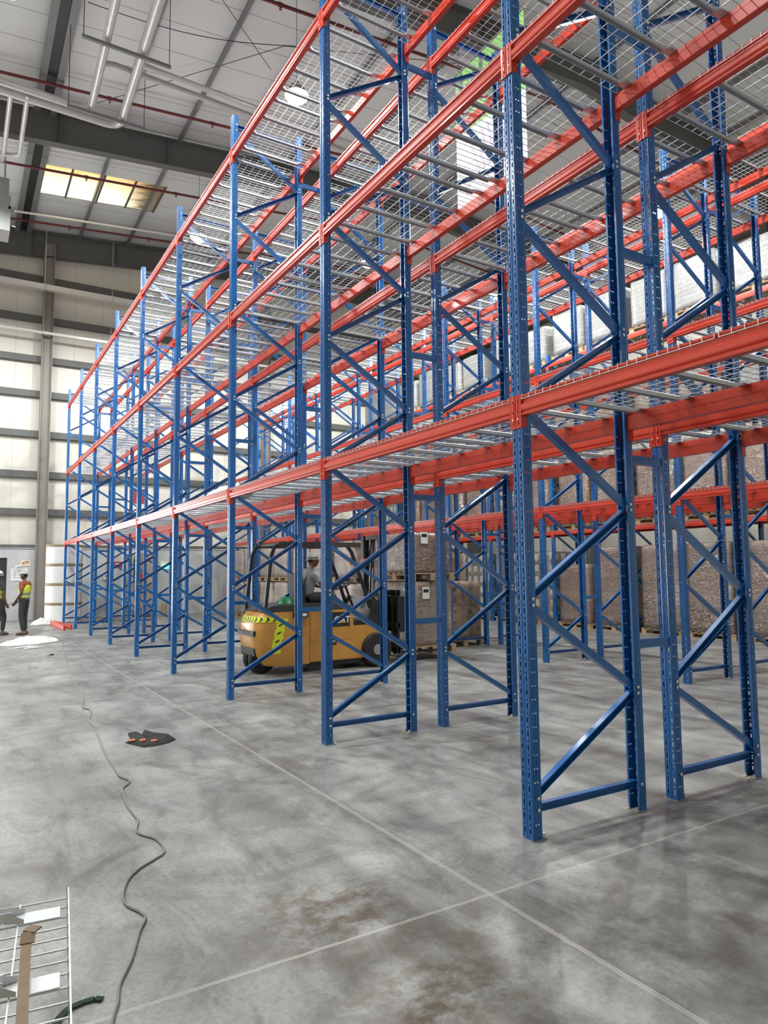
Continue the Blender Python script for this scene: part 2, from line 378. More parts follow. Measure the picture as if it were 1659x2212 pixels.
for zg in (12.75, 11.2, 9.66, 8.34, 6.83, 5.32, 3.93, 2.68):
    hh = .24 if zg > 3 else .1
    mb = MB()
    for xa, xb in (((-14, -7.05), (-2.85, XR)) if zg < 4.9 else ((-14, XR),)):
        mb.prism([(u, v-hh/2) for u, v in channel_prof(hh, .2)], lambda u, v, t: (xa + t*(xb-xa), YG-.2+u, zg+v))
    n += 1; struct('trim_%d' % n, mb.mesh('girt', STEEL), None)
def ibeam(w_, h_, tf=.02, tw=.014):
    return [(-w_/2, -h_/2), (w_/2, -h_/2), (w_/2, -h_/2+tf), (tw/2, -h_/2+tf), (tw/2, h_/2-tf), (w_/2, h_/2-tf), (w_/2, h_/2), (-w_/2, h_/2), (-w_/2, h_/2-tf), (-tw/2, h_/2-tf), (-tw/2, -h_/2+tf), (-w_/2, -h_/2+tf)]
colmat = mat('column_steel', (0.27, 0.25, 0.225), 0.6)
for xc in (-7.4, -0.49, 8.2, 14.5):
    mb = MB(); mb.prism(ibeam(.40, .3), lambda u, v, t: (xc+v*1.2, YG-.36+u*.8, t*(rz(xc)-.5)))
    n += 1; struct('trim_%d' % n, mb.mesh('column', colmat), 'tall steel column against the gable wall')
# rafters
for yr in (1.1, 9.1, 17.1, 24.95):
    mb = MB()
    for xa, xb in ((-14, RIDGE), (RIDGE, XR)):
        d1, d2 = (.92, .8) if xa < 0 else (.8, 1.15)
        for part in ('web', 'top', 'bot'):
            za0, zb0 = rz(xa)-.16, rz(xb)-.16
            if part == 'web': q = [(-.008, 0, -1), (.008, 0, -1)]
        za0, zb0 = rz(xa)-.14, rz(xb)-.14
        def bar(yl, yh, ta, ba, tb, bb):
            p = [(xa, yl, za0+ba), (xa, yh, za0+ba), (xa, yh, za0+ta), (xa, yl, za0+ta), (xb, yl, zb0+bb), (xb, yh, zb0+bb), (xb, yh, zb0+tb), (xb, yl, zb0+tb)]
            k = len(mb.v); mb.v += p
            for f in ((0, 1, 2, 3), (7, 6, 5, 4), (0, 4, 5, 1), (1, 5, 6, 2), (2, 6, 7, 3), (3, 7, 4, 0)): mb.f.append(tuple(k+i for i in f)); mb.mi.append(0)
        bar(yr-.01, yr+.01, 0, -d1, 0, -d2); bar(yr-.13, yr+.13, 0, -.025, 0, -.025); bar(yr-.13, yr+.13, -d1, -d1-.025, -d2, -d2-.025)
    for xs in (-1.05, 1.9, 4.5, 7.5):
        mb.box(xs-.006, xs+.006, yr-.125, yr+.125, rz(xs)-1.0, rz(xs)-.15)
    n += 1; struct('trim_%d' % n, mb.mesh('rafter', STEEL), 'deep dark steel rafter crossing under the roof')
    mb = MB(); mb.prism(ibeam(.26, .62), lambda u, v, t: (XR-.35+v, yr+u, t*(rz(XR)-.6)))
    n += 1; struct('trim_%d' % n, mb.mesh('side_column', STEEL), None)
# purlins
for xp in [-10.4, -8.6, -6.8, -5.0, -3.2, -1.62, -1.28, 0.5, 2.24, 4.0, 5.8, 7.6, 9.4, 11.4, 13.2, 15.0, 16.8, 18.6]:
    mb = MB(); z0 = rz(xp)-.005
    mb.prism([(0, 0), (.07, 0), (.07, -.012), (.012, -.012), (.012, -.148), (.07, -.148), (.07, -.16), (0, -.16)], lambda u, v, t: (xp+u, -12+t*(YG+12), z0+v))
    n += 1; struct('trim_%d' % n, mb.mesh('purlin', PURL), None)
mb = MB(); mb.box(-14.2, -14, -12.2, YG+.2, 0, 14); struct('wall_left', mb.mesh('wall_left', WALLS), 'grey beige side wall left of the picture')
mb = MB(); mb.box(-14, XR, -12.2, -12, 0, 16); struct('wall_back', mb.mesh('wall_back', WALLP), 'cream clad wall behind the viewpoint')
mb = MB(); zz = rz(-1.4)-.02
mb.box(-1.70, -1.53, -12, YG-.1, zz-.17, zz-.15); mb.box(-1.30, -1.13, -12, YG-.1, zz-.17, zz-.15)
n += 1; struct('trim_%d' % n, mb.mesh('gutter_flange', PURL), None)
mb = MB(); mb.box(-1.53, -1.30, -12, YG-.1, zz-.12, zz-.02); n += 1; struct('trim_%d' % n, mb.mesh('gutter_box', BLACK), None)
# side wall right with eave band
mb = MB(); mb.quad((XR, -12, 0), (XR, -12, 14.5), (XR, YG, 14.5), (XR, YG, 0)); mb.quad((XR+.2, -12, 0), (XR+.2, YG, 0), (XR+.2, YG, 14.5), (XR+.2, -12, 14.5))
struct('wall_right', mb.mesh('wall_right', WALLS), 'grey beige side wall beyond the farthest rack row')
for (za, zb, xx) in ((13.05, 13.5, .25), (11.9, 12.1, .14), (9.6, 9.8, .14), (7.2, 7.4, .14), (4.8, 5.0, .14)):
    mb = MB(); mb.box(XR-xx, XR, -12, YG, za, zb); n += 1; struct('trim_%d' % n, mb.mesh('side_girt', STEEL), None)

# ---------------------------------------------------------------- roof services
def pipe(name, pts, r, m_, label, cat, seg=12, group=None):
    mb = MB(); mb.tube(pts, r, seg); o = ob(name, mb.mesh(name, m_, smooth=True)); return tag(o, label, cat, group)
def arc(a, c, b2, k=5):
    a, b2, c = Vector(a), Vector(b2), Vector(c)
    return [a*(1-t)**2 + c*2*t*(1-t) + b2*t*t for t in [i/k for i in range(k+1)]]
ZP = 12.5
pipe('insulated_pipe', [(-1.2, -3, ZP)] + [(-.85, 9.84, ZP)] + arc((-.76, 13.1, ZP), (-.74, 13.45, ZP), (-1.05, 13.48, ZP)) + [(-9, 13.2, ZP)], .085, LAGGING, 'lagged silver pipe under the roof, left of a parallel pair, turning left', 'pipe')
pipe('insulated_pipe', [(-.45, -3, ZP)] + [(-.14, 9.42, ZP)] + arc((-.05, 13.4, ZP), (-.04, 13.75, ZP), (-.35, 13.78, ZP)) + [(-9, 13.62, ZP)], .1, LAGGING, 'lagged silver pipe under the roof, right of a parallel pair, turning left', 'pipe')
pipe('insulated_pipe', [(-.80, 11.85, ZP+.10), (-.5, 11.9, ZP+.19), (6, 12.3, ZP+.3)], .06, LAGGING, 'thin lagged pipe running right behind the rack tops, farther of two', 'pipe')
pipe('insulated_pipe', [(-.10, 11.35, ZP), (6, 11.75, ZP+.15)], .06, LAGGING, 'thin lagged pipe running right behind the rack tops, nearer of two', 'pipe')
pipe('insulated_pipe', [(-2.39, 13.7, ZP-.02)] + arc((-2.41, 16.5, 12.4), (-2.42, 16.75, 12.4), (-2.9, 16.8, 12.4)), .055, LAGGING, 'small lagged branch pipe at the upper left edge, left one', 'pipe')
pipe('insulated_pipe', [(-2.06, 13.6, ZP-.02)] + arc((-2.06, 16.0, 12.4), (-2.06, 16.2, 12.4), (-2.4, 16.25, 12.4)) + [(-2.9, 16.3, 12.4)], .055, LAGGING, 'small lagged branch pipe at the upper left, right one', 'pipe')
for i, (x0, y0, x1, y1, lab) in enumerate([(-1.29, 10.93, .46, 10.97, 'grey strut hanger under the silver pipes, higher in the picture'), (-1.27, 13.35, .47, 13.29, 'grey strut hanger under the silver pipes beside their bend')]):
    t = tag(ob('pipe_hanger', None, None, (0, 0, 0)), lab, 'hanger')
    mb = MB(); mb.box(x0, x1, y0-.03, y0+.03, ZP-.17, ZP-.105); ob('crossbar', mb.mesh('crossbar', PURL), t)
    for xx in (x0+.03, x1-.03):
        mb = MB(); mb.tube([(xx, y0, ZP-.12), (xx, y0, rz(xx)-.01)], .008, 5); ob('rod', mb.mesh('rod', BLACK), t)
for i, (ya, zofs, xa, lab) in enumerate([(15.55, -.30, -9, 'dark red sprinkler pipe crossing nearest the deep rafter'), (19.5, -.50, -9, 'dark red sprinkler pipe crossing in front of the rooflight'),
                               (23.5, -.37, -9, 'dark red sprinkler pipe nearest the gable wall'), (10.55, -.35, -9, 'dark red sprinkler pipe behind the upper rack levels')]):
    t = ob('sprinkler_pipe', None); tag(t, lab, 'pipe')
    mb = MB(); mb.tube([(xa, ya, rz(xa)+zofs), (RIDGE, ya, rz(RIDGE)+zofs), (XR-.6, ya, rz(XR-.6)+zofs)], .04, 10); ob('pipe', mb.mesh('pipe', REDPIPE, smooth=True), t)
    x = -8.4
    while x < 19:
        mb = MB(); zz = rz(x)+zofs; mb.lathe([(.055, -.05), (.055, .05)], 10, c=(x, ya, zz), axis='x'); mb.tube([(x, ya, zz), (x, ya, zz-.10)], .014, 6); mb.lathe([(.035, -.006), (.035, .0)], 10, c=(x, ya, zz-.11))
        ob('sprinkler_head', mb.mesh('sprinkler_head', REDPIPE), t); x += 2.8
# ducts along the gable
for (ya, z0, hh, lab) in [(24.45, 12.2, .20, 'shiny white square duct high along the gable wall'), (24.6, 10.53, .09, 'slim white duct lower along the gable wall')]:
    mb = MB(); mb.box(-9, XR-1, ya-hh/2, ya+hh/2, z0-hh/2, z0+hh/2)
    t = tag(ob('wall_duct', mb.mesh('wall_duct', mat('bright_galvanized', (.78, .77, .74), .3, metal=.3))), lab, 'duct')
    for k in range(9):
        xx = -3+k*2.35
        mb = MB(); mb.box(xx-.03, xx+.03, ya-hh/2-.012, ya+hh/2+.012, z0-hh/2-.012, z0+hh/2+.012); mb.tube([(xx, ya, z0+hh/2), (xx, ya, rz(xx)-.01)], .006, 4)
        ob('hanger_band', mb.mesh('hanger_band', GALV), t)
mb = MB(); mb.tube([(-9, 22.5, 13.3), (RIDGE, 22.5, 15.05)], .035, 8)
tag(ob('conduit', mb.mesh('conduit', WHITE)), 'thin white conduit below the amber rooflight', 'conduit')
mb = MB(); mb.box(-2.95, -2.15, 17.6, 18.4, 11.0, 12.0); mb.box(-2.9, -2.2, 17.65, 18.35, 12.0, 12.5); mb.tube([(-2.16, 17.7, 11.2), (-2.02, 17.6, 11.15)], .02, 6); mb.box(-2.2, -2.06, 17.6, 17.75, 11.62, 11.7)
mb.tube([(-2.3, 18, 12.5), (-2.3, 18, rz(-2.3)-.02)], .02, 5)
tag(ob('air_unit', mb.mesh('air_unit', DARKBOX)), 'grey boxy air handling unit hanging at the left edge', 'air unit')
for i, (a, c) in enumerate([((1.42, 10.9), (3.48, 12.8)), ((-.25, 15.96), (3.46, 11.85)), ((3.46, 11.85), (9.0, 10.2))]):
    mb = MB(); mb.tube([(a[0], a[1], rz(a[0])-.25), (c[0], c[1], rz(c[0])-.25)], .010, 5); n += 1; struct('trim_%d' % n, mb.mesh('bracing_rod', STEEL), None)
pts = [Vector((-1.02, 12.34, 14.25)).lerp(Vector((3.7, 11.72, 14.7)), t/12)-Vector((0, 0, .25*math.sin(math.pi*t/12))) for t in range(13)]
pipe('power_cable', pts, .009, BLACK, 'thin black cable sagging below the roof sheets', 'cable', seg=5)

# hanging high-bay lamps
mbh = MB(); mbh.lathe([(.02, .34), (.05, .32), (.06, .22), (.15, .20), (.19, .12), (.25, .02), (.26, 0), (.22, 0.012)], 24)
mh = mbh.mesh('lamp_housing', DARKBOX, smooth=True)
mbl = MB(); mbl.lathe([(.06, -.14), (.16, -.11), (.23, -.05), (.245, .01)], 24); ml = mbl.mesh('lamp_lens', LENS)
pl = bpy.data.lights.new('lamp_light', 'SPOT'); pl.energy = LAMP_POWER; pl.spot_size = math.radians(174); pl.spot_blend = .2; pl.shadow_soft_size = .17; pl.color = (.97, 1.0, .985)
lamp_lab = {(-2.65, 9.9): 'round high bay lamp just beyond the top left corner', (2.92, 9.92): 'round high bay lamp, the largest glare left of the first rack post',
            (2.97, 17.37): 'round high bay lamp glaring above the far end of the nearest racks', (8.42, 16.33): 'round high bay lamp, small glare in the middle behind wire decks',
            (14.18, 16.39): 'round high bay lamp, small low glare left of the tall near post', (14.09, 9.16): 'round high bay lamp glaring at the right between rack posts'}
for (x, y) in LAMPS:
    zt = rz(x)
    t = ob('high_bay_lamp', None, None, (x, y, 12.0)); tag(t, lamp_lab.get((x, y)) or 'unseen round high bay lamp outside the picture', 'lamp', 'high bay lamps')
    ob('lamp_housing', mh, t); ob('lamp_lens', ml, t, (0, 0, -.004))
    mb = MB(); mb.tube([(0, 0, .34), (0, 0, zt-12.02)], .006, 5); ob('suspension_wire', mb.mesh('suspension_wire', BLACK), t)
    lo = bpy.data.objects.new('lamp_light', pl); C.objects.link(lo); lo.parent = t; lo.location = (0, 0, -.17)

# banner
mb = MB(); BX = 4.6
ya, yb, zt, zm, zb0, zb1 = 6.47, 4.62, 10.85, 9.62, 8.25, 8.0
mb.quad((BX, ya, zm), (BX, yb, zm-.15), (BX, yb, zb1), (BX, ya, zb0), 0)
mb.quad((BX, ya, zt), (BX, yb, zt), (BX, yb, zm-.15), (BX, ya, zm), 1)
BANG = mat('banner_green', (0.12, 0.27, 0.06), 0.7, vary=0.35, vscale=5); BANW = mat('banner_white', (0.50, 0.49, 0.52), 0.7, vary=0.05, vscale=3)
t = ob('hanging_banner', mb.mesh('banner', [BANW, BANG])); tag(t, 'tall green and white banner hanging above the racks', 'banner')
mb = MB(); mb.tube([(BX, ya+.04, zt), (BX, yb-.04, zt)], .018, 6); ob('banner_pole', mb.mesh('banner_pole', STEEL), t)
mb = MB()
random.seed(3)
for k in range(9):
    yy = yb+.15+(ya-yb-.3)*k/8; zz = zm+.08+random.random()*.3; hgt = .5+random.random()*.45
    mb.poly([(BX-.008, yy-.09, zz), (BX-.008, yy+.09, zz), (BX-.008, yy+.03, min(zt-.03, zz+hgt)), (BX-.008, yy-.04, min(zt-.03, zz+hgt+.05))])
ob('banner_print', mb.mesh('banner_print', mat('banner_dark_green', (.02, .055, .035), .6)), t)
mb = MB()
for k in range(6):
    yy = ya-.35-k*.17
    mb.poly([(BX-.008, yy, zm-.15), (BX-.008, yy-.035, zm-.15), (BX-.008, yy-.32+.03*k, zm-.95), (BX-.008, yy-.25+.03*k, zm-.95)])
mb.poly([(BX-.008, ya-.25, 8.6), (BX-.008, ya-.38, 8.63), (BX-.008, ya-.36, 8.45), (BX-.008, ya-.25, 8.42)])
ob('banner_print', mb.mesh('banner_print2', mat('banner_violet', (.24, .20, .29), .6)), t)
for yy in (ya-.1, yb+.1):
    mb = MB(); mb.tube([(BX, yy, zt), (BX, yy, rz(BX)-.01)], .005, 4); ob('cord', mb.mesh('cord', BLACK), t)

# ---------------------------------------------------------------- rack kit
W2, E_, D, S = .045, .073, 1.0447, 2.8
TOP = 7.97
LV = [2.6255, 5.023, 7.351]
LN = ['lowest', 'middle', 'top']
LVE = [2.6255, 5.023, 7.60]
PIT_ = .0833
def make_upright():
    mb = MB()
    prof = [(-.033, .073), (-.045, .073), (-.045, .007), (-.0415, 0), (-.008, 0), (-.004, .005), (.004, .005), (.008, 0), (.0415, 0), (.045, .007), (.045, .073), (.033, .073)]
    nrow = int((TOP-.06)/PIT_)
    for i in range(len(prof)-1):
        a, c = Vector(prof[i]), Vector(prof[i+1]); L = (c-a).length
        def pt(s_, z): q = a.lerp(c, s_/L); return (q.y, q.x, z)
        if i in (3, 7): cols = [(L/2-.006, L/2+.006)]; zs = lambda b0: [(b0+.012, b0+.042), (b0+.060, b0+.069)]
        elif i in (1, 9): cols = [(L/2-.016, L/2-.006), (L/2+.006, L/2+.016)]; zs = lambda b0: [(b0+.060, b0+.069)]
        else:
            mb.quad(pt(0, 0), pt(L, 0), pt(L, TOP), pt(0, TOP)); continue
        # solid verticals
        edges = [0] + [e for cc in cols for e in cc] + [L]
        for j in range(0, len(edges)-1, 2): mb.quad(pt(edges[j], 0), pt(edges[j+1], 0), pt(edges[j+1], TOP), pt(edges[j], TOP))
        for (s0, s1) in cols:
            z = 0
            for r in range(nrow):
                for (h0, h1) in zs(.03+r*PIT_):
                    mb.quad(pt(s0, z), pt(s1, z), pt(s1, h0), pt(s0, h0)); z = h1
            mb.quad(pt(s0, z), pt(s1, z), pt(s1, TOP), pt(s0, TOP))
    return mb.mesh('upright', BLUE, weld=True, solid=.0022)
ME_UP = make_upright()
def brace_mesh(xa, za, xb, zb, openside):
    """C channel between two points of the frame plane; openside -1: open toward the camera side"""
    a, b_ = Vector((xa, 0, za)), Vector((xb, 0, zb)); d = b_-a; L = d.length; d.normalize()
    nrm = Vector((-d.z, 0, d.x)); h, dp, t = .048, .042, .003
    o = openside
    prof = [(-h/2, o*dp/2), (-h/2, -o*dp/2), (h/2, -o*dp/2), (h/2, o*dp/2), (h/2-.005, o*dp/2), (h/2-.005, o*dp/2-o*t), (h/2-t, o*dp/2-o*t), (h/2-t, -o*(dp/2-t)), (-h/2+t, -o*(dp/2-t)), (-h/2+t, o*dp/2-o*t), (-h/2+.005, o*dp/2-o*t), (-h/2+.005, o*dp/2)]
    mb = MB(); mb.prism(prof, lambda u, v, tt: a + d*(L*tt) + nrm*u + Vector((0, v, 0)))
    for p in (a, b_):
        for s_ in (-1, 1):
            mb.lathe([(.004, 0), (.012, .001), (.012, .008), (.005, .010)] if s_ > 0 else [(.005, -.010), (.012, -.008), (.012, -.001), (.004, 0)], 6, mi=1, c=(p.x, s_*(W2+.002), p.z), axis='y')
    return mb.mesh('brace', [BLUE, ZINC])
XF, XB = .048, D-.048
def make_frame(mirror):
    f = ob('rack_upright', None)
    ob('upright', ME_UP, f); u = ob('upright', ME_UP, f, (D, 0, 0), math.pi)
    A, B_ = (XB, XF) if mirror else (XF, XB)
    st = .6325; z = .18; k = 0
    ob('brace', brace_mesh(XF, .18, XB, .18, -1), f)
    z = .22; side = 0
    while z + st < TOP-.1:
        xa, xb = (A, B_) if side == 0 else (B_, A)
        z2 = (.81 + k*st)
        za = z+.02 if k else z+.03
        rise = (xb > xa)
        ob('brace', brace_mesh(xa, za, xb, z2-.02, -1 if rise else 1), f)
        z = z2; side ^= 1; k += 1
    ob('brace', brace_mesh(XF, TOP-.14, XB, TOP-.14, -1), f)
    for x in (0, D):
        mb = MB(); s_ = 1 if x == 0 else -1
        mb.box(min(x-.002*s_, x+.115*s_), max(x-.002*s_, x+.115*s_), -.05, .06, 0, .004, 0)
        mb.lathe([(.014, .006), (.014, .016), (.007, .018), (.007, .034)], 6, mi=1, c=(x+.095*s_, .03, 0)); mb.lathe([(.014, .006), (.014, .016), (.007, .018), (.007, .034)], 6, mi=1, c=(x+.095*s_, -.04, 0))
        ob('foot_plate', mb.mesh('foot_plate', [SHIM, ZINC]), f)
    return f
BH = .128                       # beam height
def make_beam(parts=True):
    """front beam: outer face toward -X at local x=-.004, from the post at y=0 to the post at y=S"""
    pr = [(0, 0), (-.001, .012), (.007, .016), (.007, .023), (-.001, .030), (-.003, .038), (-.003, .064), (.006, .074), (.014, .080), (.014, .106), (.004, .112), (0, .118), (0, BH), (.030, BH), (.030, .098), (.050, .098), (.050, 0)]
    L0, L1 = W2+.004, S-W2-.004
    mb = MB(); mb.prism(pr, lambda u, v, t: (-.004+u, L0+(L1-L0)*t, v))
    def conn(mbc, s_, oy):
        # s_=+1: connector at the y=0 post, front plate over post face, from center seam outward
        y = lambda q: oy + s_*q
        zl, zh = -.080, .136; xo = -.0075
        def q4(a, c, z0, z1, xx=xo): mbc.quad((xx, y(a), z0), (xx, y(c), z0), (xx, y(c), z1), (xx, y(a), z1))
        h0, h1 = .018, .029
        q4(.0015, h0, zl, zh); q4(h1, W2+.003, zl, zh)
        z = zl
        for hz in (-.052, .018, .088):
            q4(h0, h1, z, hz); z = hz+.012
        q4(h0, h1, z, zh)
        mbc.quad((xo, y(W2+.003), zl), (.042, y(W2+.003), zl+.012), (.042, y(W2+.003), zh), (xo, y(W2+.003), zh))
        mbc.quad((xo, y(.0015), zl), (xo+.006, y(.0015), zl), (xo+.006, y(.0015), zh), (xo, y(.0015), zh))
        for hz in (-.022,):
            mbc.lathe([(.003, xo-.006), (.006, xo-.005), (.006, xo)], 6, mi=1, c=(0, y(.024), hz), axis='x')
    if parts:
        root = ob('rack_beam', mb.mesh('beam', ORANGE))
        for s_, oy in ((1, 0), (-1, S)):
            mc = MB(); conn(mc, s_, oy); ob('end_connector', mc.mesh('end_connector', [ORANGE, ZINC], weld=True, solid=.003), root)
        return root
    conn(mb, 1, 0); conn(mb, -1, S)
    return ob('rack_beam', mb.mesh('beam_simple', [ORANGE, ZINC]))
DW = 1.333
def deck_meshes(full):
    """wire deck, local x 0..D across the rack, y 0..DW, z=0 at beam top"""
    mb = MB(); r = .0027; nw = 22; e = .010
    for i in range(nw):
        y = .0 + .0033 + (DW-.0066)*i/(nw-1)
        mb.tube([(-e, y, -.030), (-e, y, .0035), (D+e, y, .0035), (D+e, y, -.030)], r, 4, cap=False)
    for j in range(9):
        x = .115 + (D-.23)*j/8
        mb.tube([(x, .003, -.0015), (x, DW-.003, -.0015)], r, 4, cap=False)
    for x in (-e-.004, D+e+.004): mb.tube([(x, .003, -.026), (x, DW-.003, -.026)], r, 4, cap=False)
    sup = []
    for k in range(4):
        ms = mb if not full else MB()
        y = .105 + (DW-.21)*k/3; hw = .019; zt = -.0045
        ms.prism([(-hw, zt-.030), (-hw, zt-.006), (-hw+.006, zt), (hw-.006, zt), (hw, zt-.006), (hw, zt-.030), (hw-.002, zt-.030), (hw-.002, zt-.007), (-hw+.002, zt-.007), (-hw+.002, zt-.030)],
                 lambda u, v, t: (.13+(D-.26)*t, y+u, v))
        for sg, o0 in ((1, 0), (-1, D)):
            X = lambda q: o0+sg*q
            ms.poly([(X(.008), y-.034, zt), (X(.10), y-.034, zt), (X(.10), y+.034, zt), (X(.008), y+.034, zt)])
            ms.poly([(X(.10), y-.034, zt), (X(.15), y-hw, zt), (X(.15), y+hw, zt), (X(.10), y+.034, zt)])
            for q in (-1, 1):
                ms.poly([(X(.10), y+q*.034, zt), (X(.15), y+q*hw, zt), (X(.15), y+q*hw, zt-.030), (X(.10), y+q*.036, zt-.012)])
        if full: sup.append(ms.mesh('support_channel', GALV))
    return mb.mesh('wire_deck', GALV), sup
MD, SUP = deck_meshes(True); MD2, _ = deck_meshes(False)
def make_deck(full=True):
    d = ob('wire_deck', MD if full else MD2)
    for sm in (SUP if full else []): ob('support_channel', sm, d)
    return d
fr_a, fr_b = make_frame(False), make_frame(True)
bm_full, bm_simple, dk_full, dk_simple = make_beam(True), make_beam(False), make_deck(True), make_deck(False)
used = {}
def place(proto, loc, rzv=0.0):
    if not used.get(proto.name):
        used[proto.name] = 1; proto.location = loc; proto.rotation_euler[2] = rzv; return proto
    return dup(proto, loc, rzv)
ROWS = [  # name, x0, mirrored, y offset, frame ks, levels, parts
    ('nearest', 0.0, False, 0.0, range(0, 9), LV, True),
    ('second', 1.3717, True, 0.0, range(0, 9), LV, True),
    ('third', 5.84, False, .25, range(0, 9), LV, True),
    ('fourth', 7.212, True, .25, range(0, 9), LV, False),
    ('farthest', 11.70, False, .25, range(1, 9), LVE, False)]
for ri, (rn, X0, mir, yo, ks, lv, parts) in enumerate(ROWS):
    fi = 0
    bays = [k for k in range(ks[0]-1, ks[-1]) if seen(X0, X0+D, yo+S*k, yo+S*k+S, lv[0], lv[2], 0)]
    for k in range(bays[0], bays[-1]+2):
        y = yo + S*k
        f = place(fr_b if mir else fr_a, (X0, y, 0))
        if seen(X0, X0+D, y-W2, y+W2, 0, TOP, 0):
            tag(f, 'blue braced upright frame of the %s rack row, %s from the camera' % (rn, ORD[fi]), 'rack frame', 'upright frames of the %s rack row' % rn); fi += 1
        else:
            tag(f, 'blue braced upright frame of the %s rack row, beyond the right edge' % rn, 'rack frame', 'upright frames of the %s rack row' % rn)
    for bi, k in enumerate(bays):
        y = yo + S*k
        for li, z in enumerate(lv):
            bmp = bm_full if parts else bm_simple
            if seen(X0-.01, X0+.06, y+.04, y+S-.04, z, z+BH, 0):
                o = place(bmp, (X0, y, z)); tag(o, 'orange beam, front side of %s rack row, %s level, %s bay from the camera' % (rn, LN[li], ORD[bi]), 'rack beam', 'orange beams of the %s rack row' % rn)
            if seen(X0+D-.06, X0+D, y+.04, y+S-.04, z, z+BH, 0):
                o = place(bmp, (X0+D, y+S, z), math.pi); tag(o, 'orange beam, back side of %s rack row, %s level, %s bay from the camera' % (rn, LN[li], ORD[bi]), 'rack beam', 'orange beams of the %s rack row' % rn)
            for h in (0, 1):
                ya = y + (.058 if h == 0 else .058+DW+.018)
                if seen(X0, X0+D, ya, ya+DW, z+BH, z+BH, 0):
                    o = place(dk_full if (parts and ri < 2) else dk_simple, (X0, ya, z+BH))
                    tag(o, 'wire deck, %s rack row, %s level, %s bay from the camera, %s half' % (rn, LN[li], ORD[bi], 'nearer' if h == 0 else 'farther'), 'wire deck', 'wire decks of the %s rack row' % rn)
# row spacers between back-to-back rows
mb = MB(); G = .327
mb.prism([(-.03, -.018), (.03, -.018), (.03, .018), (.027, .018), (.027, -.015), (-.027, -.015), (-.027, .018), (-.03, .018)], lambda u, v, t: (-.0+G*t, v-.02, u))
mb.box(-.004, 0.003, -.045, .045, -.035, .035); mb.box(G-.003, G+.004, -.045, .045, -.035, .035)
mb.lathe([(.003, -.012), (.011, -.01), (.011, -.004)], 6, mi=1, c=(0, .025, .02), axis='x'); mb.lathe([(.011, .004), (.011, .010), (.003, .012)], 6, mi=1, c=(G, -.025, -.022), axis='x')
MS = mb.mesh('row_spacer', [BLUE, ZINC])
HN = ['knee high', 'just under the lowest beams', 'between lowest and middle beams', 'just above the middle beams', 'near the top beams']
for (X0, yo, nm) in ((D, 0.0, 'the two nearest rack rows'), (5.84+D, .25, 'the third and fourth rack rows')):
    for i, k in enumerate(range(0, 9)):
        for j, z in enumerate((1.12, 2.42, 3.96, 5.7, 7.25)):
            if seen(X0, X0+G, yo+S*k-.04, yo+S*k+.04, z, z+.05, 0):
                tag(ob('row_spacer', MS, None, (X0, yo+S*k, z)), 'blue spacer joining %s, frame %s, %s' % (nm.replace('the ', '', 1), ORD[i], HN[j]), 'spacer', 'row spacers of ' + nm)

